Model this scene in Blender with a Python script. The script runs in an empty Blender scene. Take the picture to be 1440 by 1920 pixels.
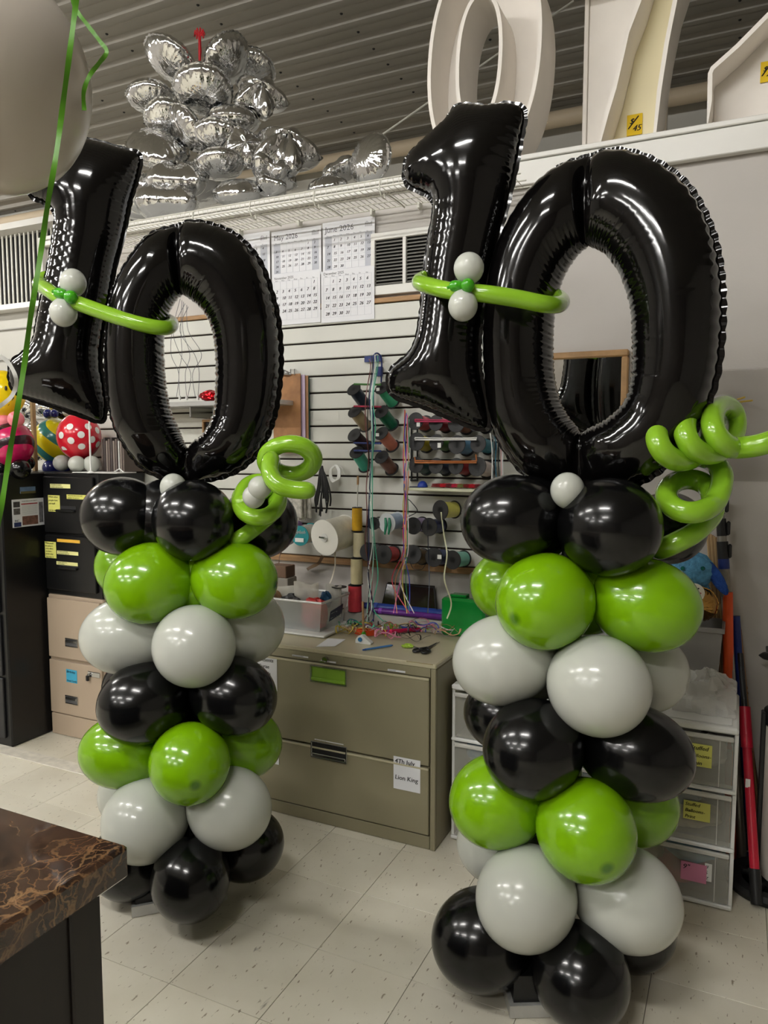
import bpy, math, random
import numpy as np
from mathutils import Vector, Matrix
random.seed(7); rng = np.random.default_rng(7)
S = bpy.context.scene; COL = S.collection
# ---------------------------------------------------------------- camera
F_PX = 1400.0; YAW = math.radians(25.4); PITCH = math.radians(4.95); EYE = 1.5
cam = bpy.data.cameras.new('camera'); co = bpy.data.objects.new('camera', cam); COL.objects.link(co)
cam.sensor_fit = 'HORIZONTAL'; cam.sensor_width = 36; cam.lens = 36*F_PX/1440; cam.clip_start = .05; cam.clip_end = 60
co.location = (0, 0, EYE); co.rotation_euler = (math.pi/2-PITCH, 0, YAW); S.camera = co
S.view_settings.view_transform = 'Standard'; S.view_settings.look = 'None'; S.view_settings.gamma = 1
S.view_settings.use_curve_mapping = False; S.view_settings.exposure = 0.16
w = bpy.data.worlds.new('world'); S.world = w; w.use_nodes = True
w.node_tree.nodes['Background'].inputs[0].default_value = (.8, .8, .78, 1); w.node_tree.nodes['Background'].inputs[1].default_value = .05
# ---------------------------------------------------------------- the shop's ceiling tube lamps
TUBE = 132   # brightness of the fluorescent tubes (their fittings are built with the ceiling)
LAMPS = [(-5.6, -.4), (-3.2, -.4), (-.8, -.4), (-5.6, -3.2), (-3.2, -3.2), (-.8, -3.2), (-5.4, -6.0), (-2.4, -6.0), (-6.6, 1.6), (-8.0, 4.3)]

Fv = Vector((-math.sin(YAW)*math.cos(PITCH), math.cos(YAW)*math.cos(PITCH), -math.sin(PITCH)))
Rv = Vector((math.cos(YAW), math.sin(YAW), 0)); Uv = Rv.cross(Fv)
def ray(x, y): return Fv+Rv*((x-720)/F_PX)-Uv*((y-960)/F_PX)
def at(x, y, **k):
    "point seen at photo pixel x,y on the real plane X=, Y= or Z=, or at forward distance d="
    r = ray(x, y)
    if 'X' in k: t = k['X']/r.x
    elif 'Y' in k: t = k['Y']/r.y
    elif 'Z' in k: t = (k['Z']-EYE)/r.z
    else: t = k['d']
    return Vector((0, 0, EYE))+r*t
def fwd(p): return (Vector(p)-Vector((0, 0, EYE))).dot(Fv)
# ---------------------------------------------------------------- materials
def lin(c): return tuple(((v/255)/12.92 if v <= 10.31 else (((v/255)+.055)/1.055)**2.4) for v in c)+(1,)
MATS = {}
def mat(name, rgb, rough=.5, metal=0, spec=.5, coat=0, alpha=1, trans=0, sss=0, noise=0, nscale=8, bump=0, bscale=60, aniso=(1, 1, 1), emit=0, ior=1.45, bdist=.01):
    if name in MATS: return MATS[name]
    m = bpy.data.materials.new(name); m.use_nodes = True; nt = m.node_tree; b = nt.nodes['Principled BSDF']
    I = b.inputs; c = lin(rgb); I['Base Color'].default_value = c; I['Roughness'].default_value = rough; I['Metallic'].default_value = metal
    I['Specular IOR Level'].default_value = spec; I['Coat Weight'].default_value = coat; I['Coat Roughness'].default_value = .05
    I['Alpha'].default_value = alpha; I['Transmission Weight'].default_value = trans; I['IOR'].default_value = ior
    if sss: I['Subsurface Weight'].default_value = sss; I['Subsurface Radius'].default_value = (.03, .03, .03); I['Subsurface Scale'].default_value = 1
    if noise or bump:
        tc = nt.nodes.new('ShaderNodeTexCoord'); mp = nt.nodes.new('ShaderNodeMapping'); nt.links.new(tc.outputs['Object'], mp.inputs[0]); mp.inputs['Scale'].default_value = aniso
    if noise:
        n = nt.nodes.new('ShaderNodeTexNoise'); n.inputs['Scale'].default_value = nscale; n.inputs['Detail'].default_value = 4; nt.links.new(mp.outputs[0], n.inputs[0])
        r = nt.nodes.new('ShaderNodeValToRGB'); r.color_ramp.elements[0].position = .3; r.color_ramp.elements[1].position = .7
        r.color_ramp.elements[0].color = tuple(v*(1-noise) for v in c[:3])+(1,); r.color_ramp.elements[1].color = tuple(min(1, v*(1+noise*.5)) for v in c[:3])+(1,)
        nt.links.new(n.outputs['Fac'], r.inputs[0]); nt.links.new(r.outputs[0], I['Base Color'])
    if bump:
        n = nt.nodes.new('ShaderNodeTexNoise'); n.inputs['Scale'].default_value = bscale; n.inputs['Detail'].default_value = 3; nt.links.new(mp.outputs[0], n.inputs[0])
        bp = nt.nodes.new('ShaderNodeBump'); bp.inputs['Strength'].default_value = bump; bp.inputs['Distance'].default_value = bdist
        nt.links.new(n.outputs['Fac'], bp.inputs['Height']); nt.links.new(bp.outputs[0], I['Normal'])
    MATS[name] = m; return m
def latex(name, rgb, tip=True, **k):
    if name in MATS: return MATS[name]
    m = mat(name, rgb, **k); nt = m.node_tree; b = nt.nodes['Principled BSDF']
    if tip:   # darker gathered rubber at the very tip (+Z of each balloon)
        tc = nt.nodes.new('ShaderNodeTexCoord'); d = nt.nodes.new('ShaderNodeVectorMath'); d.operation = 'DISTANCE'; d.inputs[1].default_value = (.5, .5, 1)
        nt.links.new(tc.outputs['Generated'], d.inputs[0]); r = nt.nodes.new('ShaderNodeValToRGB')
        c = b.inputs['Base Color'].default_value[:]; r.color_ramp.elements[0].position = .035; r.color_ramp.elements[1].position = .09
        r.color_ramp.elements[0].color = (c[0]*.35, c[1]*.45, c[2]*.4, 1); r.color_ramp.elements[1].color = c
        nt.links.new(d.outputs['Value'], r.inputs[0]); nt.links.new(r.outputs[0], b.inputs['Base Color'])
    return m
M_GREEN = latex('green_latex', (116, 166, 8), rough=.2, coat=.3)
M_WHITE = latex('white_latex', (188, 190, 181), tip=False, rough=.22, sss=.2, coat=.2)
M_BLACK = latex('black_latex', (8, 8, 9), tip=False, rough=.2, spec=.4, coat=.15)
M_GREEN2 = mat('green_twist_latex', (132, 180, 40), rough=.22, coat=.5)
M_DKGREEN = mat('green_small_latex', (60, 150, 22), rough=.2, coat=.3)
M_FOILB = mat('black_foil', (8, 7, 7), rough=.1, spec=.45, coat=.12, bump=.10, bscale=26, aniso=(1, 1, .35), bdist=.004)
M_FOILS = mat('silver_foil', (226, 227, 228), rough=.09, metal=1, bump=.6, bscale=20, aniso=(1, 1, .4), bdist=.02)
M_WALL = mat('white_painted_wall', (184, 179, 173), rough=.6, noise=.04, nscale=3, bump=.05, bscale=120)
M_BEAM = mat('white_wood_trim', (222, 220, 214), rough=.45, noise=.03, nscale=5)
M_SLAT = mat('white_slatwall', (206, 205, 197), rough=.4, noise=.03, nscale=6)
M_BROWN = mat('dark_brown_core', (52, 38, 32), rough=.8)
M_WOOD = mat('raw_wood', (165, 128, 88), rough=.6, noise=.3, nscale=12, aniso=(1, 8, 8))
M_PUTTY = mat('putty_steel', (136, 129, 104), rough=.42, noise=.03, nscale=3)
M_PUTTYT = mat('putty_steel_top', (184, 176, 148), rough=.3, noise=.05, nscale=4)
M_BEIGE = mat('beige_steel', (172, 154, 134), rough=.42, noise=.04, nscale=3)
M_BKST = mat('black_steel', (15, 15, 16), rough=.35, noise=.1, nscale=4)
M_DKST = mat('charcoal_steel', (38, 38, 40), rough=.4)
M_CHROME = mat('chrome', (190, 190, 190), rough=.18, metal=1)
M_DARK = mat('dark_void', (12, 11, 11), rough=.8)
M_WIRE = mat('white_wire', (205, 203, 192), rough=.4)
M_PAPER = mat('white_paper', (225, 225, 228), rough=.8)
M_PAPERG = mat('grey_print', (186, 188, 196), rough=.8)
M_INK = mat('black_ink', (18, 18, 22), rough=.6)
M_INKG = mat('grey_ink', (95, 95, 102), rough=.6)
M_BPL = mat('black_plastic', (24, 24, 25), rough=.42)
M_YNOTE = mat('yellow_note', (214, 212, 110), rough=.8)
M_WPL = mat('white_plastic', (228, 228, 224), rough=.35)
M_CLEAR = mat('clear_plastic', (225, 228, 226), rough=.12, alpha=.32, spec=.6)
M_CLEARF = mat('frosted_plastic', (205, 203, 192), rough=.3, alpha=.28, spec=.5, noise=.05)
M_CEIL = mat('white_metal_ceiling', (150, 146, 138), rough=.5, noise=.05, nscale=1.5)
M_FOAM = mat('white_foam', (236, 230, 222), rough=.75, noise=.06, nscale=4, bump=.1, bscale=200, bdist=.002)
M_FOAMY = mat('yellowed_foam', (236, 226, 188), rough=.6, noise=.05, nscale=4)
def stripy(name, a, b, scale=14, dist=6, axis='Z', rot=(0, .6, 0)):
    m = mat(name, a, rough=.25, coat=.3); nt = m.node_tree; tc = nt.nodes.new('ShaderNodeTexCoord'); mp = nt.nodes.new('ShaderNodeMapping'); mp.inputs['Rotation'].default_value = rot
    wv = nt.nodes.new('ShaderNodeTexWave'); wv.bands_direction = axis; wv.inputs['Scale'].default_value = scale; wv.inputs['Distortion'].default_value = dist; wv.inputs['Detail'].default_value = 0; wv.inputs['Detail Scale'].default_value = 1.2
    r = nt.nodes.new('ShaderNodeValToRGB'); r.color_ramp.interpolation = 'CONSTANT'; r.color_ramp.elements[1].position = .66; r.color_ramp.elements[0].color = lin(a); r.color_ramp.elements[1].color = lin(b)
    nt.links.new(tc.outputs['Object'], mp.inputs[0]); nt.links.new(mp.outputs[0], wv.inputs[0]); nt.links.new(wv.outputs['Fac'], r.inputs[0]); nt.links.new(r.outputs[0], nt.nodes['Principled BSDF'].inputs['Base Color']); return m
# ---------------------------------------------------------------- mesh helpers
class MB:
    def __init__(s): s.v = []; s.f = []
    def add(s, vs, fs):
        n = len(s.v); s.v += [tuple(q) for q in vs]; s.f += [tuple(i+n for i in f) for f in fs]; return s
    def box(s, x0, x1, y0, y1, z0, z1, bev=0):
        if bev <= 0:
            vs = [(x, y, z) for z in (z0, z1) for y in (y0, y1) for x in (x0, x1)]
            return s.add(vs, [(0, 2, 3, 1), (4, 5, 7, 6), (0, 1, 5, 4), (2, 6, 7, 3), (0, 4, 6, 2), (1, 3, 7, 5)])
        b = min(bev, (x1-x0)*.45, (y1-y0)*.45, (z1-z0)*.45); vs = []
        for sz in (0, 1):
            for sy in (0, 1):
                for sx in (0, 1):
                    X, Y, Z = (x0, x1)[sx], (y0, y1)[sy], (z0, z1)[sz]; dx, dy, dz = b*(1-2*sx), b*(1-2*sy), b*(1-2*sz)
                    vs += [(X, Y+dy, Z+dz), (X+dx, Y, Z+dz), (X+dx, Y+dy, Z)]
        q = lambda sx, sy, sz, k: (sz*4+sy*2+sx)*3+k
        fs = []
        for a in (0, 1):
            fs += [[q(a, 0, 0, 0), q(a, 1, 0, 0), q(a, 1, 1, 0), q(a, 0, 1, 0)], [q(0, a, 0, 1), q(1, a, 0, 1), q(1, a, 1, 1), q(0, a, 1, 1)], [q(0, 0, a, 2), q(1, 0, a, 2), q(1, 1, a, 2), q(0, 1, a, 2)]]
        for a in (0, 1):
            for c in (0, 1):
                fs += [[q(a, c, 0, 0), q(a, c, 1, 0), q(a, c, 1, 1), q(a, c, 0, 1)], [q(a, 0, c, 0), q(a, 1, c, 0), q(a, 1, c, 2), q(a, 0, c, 2)], [q(0, a, c, 1), q(1, a, c, 1), q(1, a, c, 2), q(0, a, c, 2)]]
        for sx in (0, 1):
            for sy in (0, 1):
                for sz in (0, 1): fs.append([q(sx, sy, sz, 0), q(sx, sy, sz, 1), q(sx, sy, sz, 2)])
        return s.add(vs, fs)
    def tube(s, pts, r, n=10, flat=1, up=(0, 0, 1), closed=False, cap=True):
        pts = [Vector(p) for p in pts]; N = len(pts); rr = r if hasattr(r, '__len__') else [r]*N; vs = []
        prev = None; fr = []
        for i, p in enumerate(pts):
            if closed: t = pts[(i+1) % N]-pts[i-1]
            else: t = pts[min(i+1, N-1)]-pts[max(i-1, 0)]
            if t.length < 1e-9: t = Vector((0, 0, 1))
            t.normalize()
            if prev is None:
                u = Vector(up); u = u-t*u.dot(t)
                if u.length < .05: u = Vector((1, 0, 0)); u = u-t*u.dot(t)
            else: u = prev-t*prev.dot(t)
            u.normalize(); prev = u; fr.append((p, t, u, t.cross(u)))
        tw = 0
        if closed:   # spread the leftover twist so the ring closes cleanly
            t0, u0 = fr[0][1], fr[0][2]; ue = prev-t0*prev.dot(t0); ue.normalize(); tw = math.atan2(ue.cross(u0).dot(t0), ue.dot(u0))
        for i, (p, t, u, v) in enumerate(fr):
            for k in range(n):
                a = 2*math.pi*k/n+tw*i/N; vs.append(p+u*(math.cos(a)*rr[i]*flat)+v*(math.sin(a)*rr[i]))
        fs = [(i*n+k, i*n+(k+1) % n, ((i+1) % N)*n+(k+1) % n, ((i+1) % N)*n+k) for i in range(N if closed else N-1) for k in range(n)]
        if not closed and cap: fs += [tuple(range(n))[::-1], tuple((N-1)*n+k for k in range(n))]
        return s.add(vs, fs)
    def cyl(s, a, b, r, r2=None, n=24): return s.tube([a, b], [r, r if r2 is None else r2], n)
    def lathe(s, prof, M=Matrix(), n=32):
        vs = []; m = len(prof)
        for (r, z) in prof:
            for k in range(n): a = 2*math.pi*k/n; vs.append(M @ Vector((r*math.cos(a), r*math.sin(a), z)))
        fs = [(i*n+k, i*n+(k+1) % n, (i+1)*n+(k+1) % n, (i+1)*n+k) for i in range(m-1) for k in range(n)]
        if prof[0][0] > 1e-6: fs.append(tuple(range(n))[::-1])
        if prof[-1][0] > 1e-6: fs.append(tuple((m-1)*n+k for k in range(n)))
        return s.add(vs, fs)
    def quad(s, a, b, c, d): return s.add([a, b, c, d], [(0, 1, 2, 3)])
    def prism(s, poly, fn, d0, d1):
        "extrude a 2-D outline; fn(u,v,depth) gives the 3-D point"
        n = len(poly); vs = [fn(u, v, d0) for u, v in poly]+[fn(u, v, d1) for u, v in poly]
        return s.add(vs, [tuple(range(n)), tuple(range(2*n-1, n-1, -1))]+[(i, i+n, (i+1) % n+n, (i+1) % n) for i in range(n)])
    def build(s, name, m, parent=None, smooth=True, ang=40):
        off = Vector((0, 0, 0)); p = parent
        while p is not None: off += p.location; p = p.parent
        me = bpy.data.meshes.new(name); me.from_pydata([(x-off.x, y-off.y, z-off.z) for x, y, z in s.v], [], s.f)
        if m is not None: me.materials.append(m)
        return link(me, name, parent, smooth, ang)
def link(me, name, parent, smooth=True, ang=40):
    me.validate(); 
    if smooth:
        me.shade_smooth(); 
        try: me.set_sharp_from_angle(angle=math.radians(ang))
        except Exception: pass
    o = bpy.data.objects.new(name, me); COL.objects.link(o)
    if parent is not None: o.parent = parent
    return o
def box(name, x0, x1, y0, y1, z0, z1, m, parent=None, bev=.002): return MB().box(min(x0, x1), max(x0, x1), min(y0, y1), max(y0, y1), min(z0, z1), max(z0, z1), bev).build(name, m, parent, smooth=False)
def thing(name, label, cat, loc, group=None):
    o = bpy.data.objects.new(name, None); o.empty_display_size = .05; COL.objects.link(o); o.location = Vector(loc); return tag(o, label, cat, group)
def tag(o, label, cat, group=None, kind=None):
    if label: o['label'] = label
    if cat: o['category'] = cat
    if group: o['group'] = group
    if kind: o['kind'] = kind
    return o
def struct(o): o['kind'] = 'structure'; return o
def recenter(o):
    "put a top-level mesh's origin at the bottom centre of its bounds"
    me = o.data; a = np.empty(len(me.vertices)*3); me.vertices.foreach_get('co', a); a = a.reshape(-1, 3)
    c = Vector(((a[:, 0].min()+a[:, 0].max())/2, (a[:, 1].min()+a[:, 1].max())/2, a[:, 2].min())); me.transform(Matrix.Translation(-c)); o.location = o.location+c
    for ch in o.children: ch.location = ch.location-c
    if o.name.startswith('label_strip'): o.name = 'paper_note'
    return o
def solo(mb, name, m, label, cat, group=None, smooth=True, kind=None, ang=40): return tag(recenter(mb.build(name, m, None, smooth, ang)), label, cat, group, kind)
def crom(P, n=8, closed=False):
    P = [np.array(p, float) for p in P]; N = len(P); out = []
    for i in range(N if closed else N-1):
        if closed: a, b, c, d = P[i-1], P[i], P[(i+1) % N], P[(i+2) % N]
        else: a, b, c, d = P[max(i-1, 0)], P[i], P[i+1], P[min(i+2, N-1)]
        for k in range(n):
            t = k/n; out.append(.5*((2*b)+(c-a)*t+(2*a-5*b+4*c-d)*t*t+(3*b-a-3*c+d)*t**3))
    if not closed: out.append(P[-1])
    return out
# text: built-in font turned into flat mesh data, cached per string
TC = {}
def tgeo(s):
    if s not in TC:
        cu = bpy.data.curves.new('t', 'FONT'); cu.body = s; cu.size = 1; cu.resolution_u = 2; o = bpy.data.objects.new('t', cu); COL.objects.link(o)
        dg = bpy.context.evaluated_depsgraph_get(); me = bpy.data.meshes.new_from_object(o.evaluated_get(dg))
        TC[s] = ([tuple(v.co) for v in me.vertices], [tuple(p.vertices) for p in me.polygons])
        bpy.data.objects.remove(o); bpy.data.curves.remove(cu); bpy.data.meshes.remove(me)
    return TC[s]
def text(mb, s, org, ex, ey, size, slant=0, bold=0):
    vs, fs = tgeo(s); ex = Vector(ex); ey = Vector(ey); org = Vector(org)
    for dx in ((0, bold) if bold else (0,)): mb.add([org+ex*((v[0]+slant*v[1]+dx)*size)+ey*(v[1]*size) for v in vs], fs)
    return mb
EX = (1, 0, 0); EZ = (0, 0, 1)
# ================================================================ THE ROOM
WY = 3.05                      # front face of the partition wall
CZ = 4.2; FY = 6.2             # ceiling height, far wall
# floor of 12 inch vinyl tiles
def floor_mat():
    m = mat('speckled_vinyl_tile', (196, 189, 170), rough=.33); nt = m.node_tree; b = nt.nodes['Principled BSDF']; N = nt.nodes.new; L = nt.links.new
    g = N('ShaderNodeNewGeometry'); n1 = N('ShaderNodeTexNoise'); n1.inputs['Scale'].default_value = 2.2; n1.inputs['Detail'].default_value = 5; L(g.outputs['Position'], n1.inputs[0])
    r1 = N('ShaderNodeValToRGB'); r1.color_ramp.elements[0].color = lin((206, 199, 180)); r1.color_ramp.elements[1].color = lin((232, 227, 211)); r1.color_ramp.elements[0].position = .3; r1.color_ramp.elements[1].position = .7; L(n1.outputs['Fac'], r1.inputs[0])
    mp = N('ShaderNodeMapping'); mp.inputs['Scale'].default_value = (1, .35, 1); mp.inputs['Rotation'].default_value = (0, 0, .7); L(g.outputs['Position'], mp.inputs[0])
    n2 = N('ShaderNodeTexNoise'); n2.inputs['Scale'].default_value = 95; n2.inputs['Detail'].default_value = 2; L(mp.outputs[0], n2.inputs[0])
    r2 = N('ShaderNodeValToRGB'); r2.color_ramp.elements[0].position = .66; r2.color_ramp.elements[1].position = .72; L(n2.outputs['Fac'], r2.inputs[0])
    mx = N('ShaderNodeMixRGB'); L(r2.outputs[0], mx.inputs[0]); L(r1.outputs[0], mx.inputs[1]); mx.inputs[2].default_value = lin((150, 138, 118))
    n3 = N('ShaderNodeTexNoise'); n3.inputs['Scale'].default_value = 9; n3.inputs['Detail'].default_value = 8; n3.inputs['Distortion'].default_value = 1.5; L(mp.outputs[0], n3.inputs[0])
    r3 = N('ShaderNodeValToRGB'); r3.color_ramp.elements[0].position = .70; r3.color_ramp.elements[1].position = .76; L(n3.outputs['Fac'], r3.inputs[0])
    m2 = N('ShaderNodeMixRGB'); L(r3.outputs[0], m2.inputs[0]); L(mx.outputs[0], m2.inputs[1]); m2.inputs[2].default_value = lin((96, 86, 76))
    oi = N('ShaderNodeObjectInfo'); hs = N('ShaderNodeHueSaturation'); ma = N('ShaderNodeMapRange'); ma.inputs[3].default_value = .93; ma.inputs[4].default_value = 1.04; L(oi.outputs['Random'], ma.inputs[0]); L(ma.outputs[0], hs.inputs['Value']); L(m2.outputs[0], hs.inputs['Color']); L(hs.outputs[0], b.inputs['Base Color'])
    return m
M_FLOOR = floor_mat(); M_JOINT = mat('tile_joint_dirt', (110, 100, 84), rough=.9)
floor = struct(MB().box(-9, 5, -8, 6.4, -.1, -.004).build('floor', M_JOINT, None, False))
T = .3048; X0 = -.173; Y0 = at(180, 1790, Z=0).y
tile = MB().box(-T/2+.0008, T/2-.0008, -T/2+.0008, T/2-.0008, -.004, 0, .0006); tm = bpy.data.meshes.new('tile'); tm.from_pydata(tile.v, [], tile.f); tm.materials.append(M_FLOOR)
rest = MB(); cnt = 0; cells = []
for i in range(-28, 17):
    for j in range(-32, 17):
        cx, cy = X0+(i+.5)*T, Y0+(j+.5)*T
        if not (-8.9 < cx < 4.9 and -7.9 < cy < 6.1): continue
        d = Vector((cx, cy, 0))-Vector((0, 0, EYE)); f = d.dot(Fv); vis = False
        if f > .8:
            px = 720+F_PX*d.dot(Rv)/f; py = 960-F_PX*d.dot(Uv)/f; vis = -120 < px < 1560 and 1200 < py < 2080 and cy < 3.2
        cells.append((0 if vis else 1, f if vis else 0, cx, cy))
cells.sort()
for k, (nv, f, cx, cy) in enumerate(cells):
    if not nv and cnt < 290:
        o = bpy.data.objects.new('tile', tm); COL.objects.link(o); o.parent = floor; o.location = (cx, cy, 0); cnt += 1
    else: rest.box(cx-T/2+.0008, cx+T/2-.0008, cy-T/2+.0008, cy+T/2-.0008, -.004, 0)
tag(rest.build('tile_field', M_FLOOR, floor, False), None, None, kind='stuff')
# white threshold strip, left
p = at(60, 1418, Z=0); trim = struct(box('trim_1', -8, -2.2, p.y-.05, p.y+.03, 0, .006, mat('worn_white_strip', (214, 208, 194), rough=.4, noise=.2, nscale=25), bev=.002))
# ceiling of ribbed metal sheets (9 inch ribs), panels 0.915 wide
def ceil_profile(y0, n):
    P = []; pit = .2286
    for k in range(n):
        y = y0+k*pit
        P += [(y, CZ), (y+.018, CZ-.03), (y+.052, CZ-.03), (y+.07, CZ), (y+.125, CZ), (y+.130, CZ-.005), (y+.147, CZ-.005), (y+.152, CZ)]
    P.append((y0+n*pit, CZ)); return P
ceiling = struct(box('ceiling', -9, 5, -8, 6.4, CZ+.002, CZ+.05, M_DARK))
for q in range(16):
    y0 = 6.2-(q+1)*.9144; pr = ceil_profile(y0, 4); mb = MB()
    vs = [(-9, y, z) for y, z in pr]+[(5, y, z) for y, z in pr]; n = len(pr)
    mb.add(vs, [(i, i+1, n+i+1, n+i) for i in range(n-1)]); sheet = mb.build('ceiling_panel', M_CEIL, ceiling, False)
    if q < 4:
        sc = MB()
        for k in range(4):
            for i in range(16): sc.lathe([(0, CZ-.008), (.007, CZ-.006), (.011, CZ)], Matrix.Translation((-7.6+i*.75, y0+k*.2286+.185, 0)), 8)
        tag(sc.build('screw_heads', M_BPL, sheet), None, None, kind='stuff')
M_TUBE = bpy.data.materials.new('lit_tube'); M_TUBE.use_nodes = True; _nt = M_TUBE.node_tree; _nt.nodes.remove(_nt.nodes['Principled BSDF']); _e = _nt.nodes.new('ShaderNodeEmission')
_e.inputs[0].default_value = (1, .985, .95, 1); _e.inputs[1].default_value = TUBE; _nt.links.new(_e.outputs[0], _nt.nodes['Material Output'].inputs[0])
for x, y in LAMPS:
    fx = box('lamp_housing', x-.63, x+.63, y-.11, y+.11, 3.94, 3.99, M_BEAM, ceiling)
    for hx in (x-.5, x+.5): MB().cyl((hx, y, 3.991), (hx, y, CZ), .006, n=8).build('hanger_rod', M_CHROME, fx)
    for dy in (-.06, .06): MB().cyl((x-.6, y+dy, 3.915), (x+.6, y+dy, 3.915), .019, n=12).build('lamp_tube', M_TUBE, fx)
# walls
struct(box('wall_far', -9, 5, FY, FY+.15, 0, CZ, mat('far_wall_paint', (188, 186, 178), rough=.6, noise=.05, nscale=1.5), bev=0))
struct(box('wall_left', -9.15, -9, -8, 6.4, 0, CZ, M_WALL, bev=0)); struct(box('wall_right', 5, 5.15, -8, 6.4, 0, CZ, M_WALL, bev=0)); struct(box('wall_near', -9, 5, -8.15, -8, 0, CZ, mat('near_wall_paint', (120, 112, 104), rough=.7, noise=.4, nscale=1.2), bev=0))
# beige conduit pipe, steel angle and beam along the far wall
for i, (pa, r, m) in enumerate([((40, 408), .062, mat('beige_pipe', (196, 180, 154), rough=.5))]):
    z = at(*pa, Y=6.0).z; struct(MB().tube([(-9, 6.05, z), (5, 6.05, z)], r, 20).build('trim_2', m, None))
z = at(40, 374, Y=6.1).z; struct(box('trim_3', -9, 5, 6.12, 6.2, z-.02, z+.05, M_CEIL))
za = at(40, 420, Y=6.0).z; zb = at(40, 432, Y=6.0).z; struct(box('trim_4', -9, -3.9, 5.9, 6.2, zb, za, M_BEAM))
# barred window in the far wall, left
zt = at(20, 433, Y=6.0).z; zw = at(20, 568, Y=6.0).z
win = struct(box('window_1', -8.9, -5.3, 6.14, 6.19, zw, zt, M_DARK, bev=0))
for i in range(52):
    x = -8.88+i*.0715; MB().cyl((x, 6.08, zw-.02), (x, 6.08, zt+.02), .012, n=8).build('bar', M_WIRE, win)
box('window_frame', -8.9, -5.2, 6.03, 6.2, zw-.06, zw, M_BEAM, win); box('window_frame', -8.9, -5.2, 6.03, 6.2, zt, zt+.06, M_BEAM, win)
for k in range(5):
    z = zw-.25-k*.35; struct(box('trim_%d' % (5+k), -9, -4.5, 6.17, 6.2, z-.006, z+.006, mat('seam_grey', (150, 148, 142), rough=.7), bev=0))
# partition wall
PLX = at(88, 560, Y=WY).x; ZT = 2.66
wall = struct(box('wall_back', PLX, 4.9, WY+.012, WY+.14, 0, ZT-.02, M_WALL, bev=0))
ZS0 = .985; ZS1 = 2.135; SRX = at(1005, 800, Y=WY).x
box('slatwall_backing', PLX, SRX, WY-.002, WY+.012, ZS0, ZS1, M_BROWN, wall, 0)
nS = 15; pit = (ZS1-ZS0)/nS
for k in range(nS):
    z = ZS0+k*pit; box('slat', PLX, SRX, WY-.018, WY-.0025, z+.0035, z+pit-.0045, M_SLAT, wall, .003)
box('wall_cap', PLX, 4.9, WY-.03, WY+.16, ZT-.02, ZT, M_BEAM, wall, .003)
box('beam_face', at(900, 330, Y=WY).x, 4.9, WY-.026, WY+.011, ZT-.115, ZT-.024, M_BEAM, wall, .003)
box('beam_face', PLX, at(900, 330, Y=WY).x-.001, WY-.026, WY+.011, ZT-.05, ZT-.024, M_BEAM, wall, .003)
box('upper_deck', PLX, 4.9, WY+.165, WY+1.0, ZT-.03, ZT, M_BEAM, wall, 0)
struct(box('trim_10', PLX, SRX, WY-.02, WY+.01, ZS1+.001, ZS1+.022, M_WOOD)); struct(box('trim_11', PLX, SRX, WY-.024, WY+.01, ZS0-.03, ZS0-.001, M_WOOD))
struct(box('trim_12', PLX-.03, PLX-.001, WY-.02, WY+.16, 0, ZT, M_BEAM))
struct(box('baseboard_back', PLX, 4.9, WY-.006, WY+.011, 0.001, .09, mat('grey_vinyl_base', (90, 86, 80), rough=.5)))
# ================================================================ inflated shapes
def latex_prof(r, rad):
    P = []
    for i in range(29):
        a = math.pi*i/28; rr = r*math.sin(a); z = -math.cos(a)*rad
        if z < 0: rr *= 1-.10*(z/rad)**2; z *= 1.06
        P.append((max(rr, 0), z))
    return P
def ball(name, c, r, m, parent=None, axis=(0, 0, 1), rad=None, n=40):
    rad = rad or r; c = Vector(c); q = Vector(axis).normalized().to_track_quat('Z', 'Y')
    mb = MB().lathe(latex_prof(r, rad), Matrix(), n); mb.f = [f for f in mb.f]
    me = bpy.data.meshes.new(name); me.from_pydata(mb.v, [], mb.f); me.materials.append(m); o = link(me, name, parent, True, 80)
    off = Vector((0, 0, 0)); p = parent
    while p is not None: off += p.location; p = p.parent
    o.location = c-off; o.rotation_mode = 'QUATERNION'; o.rotation_quaternion = q; return o
class Plane:
    def __init__(s, px, py, d, rot):
        s.c = at(px, py, d=d); v = Vector((s.c.x, s.c.y, 0)).normalized(); e = Vector((v.y, -v.x, 0)); n = -v; a = math.radians(rot)
        s.e = e*math.cos(a)+n*math.sin(a); s.n = n*math.cos(a)-e*math.sin(a)
    def uv(s, x, y):
        r = ray(x, y); o = Vector((0, 0, EYE)); t = (s.c-o).dot(s.n)/r.dot(s.n); p = o+r*t-s.c; return (p.dot(s.e), p.z)
    def pt(s, u, v, h=0): return s.c+s.e*u+Vector((0, 0, v))+s.n*h
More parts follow.
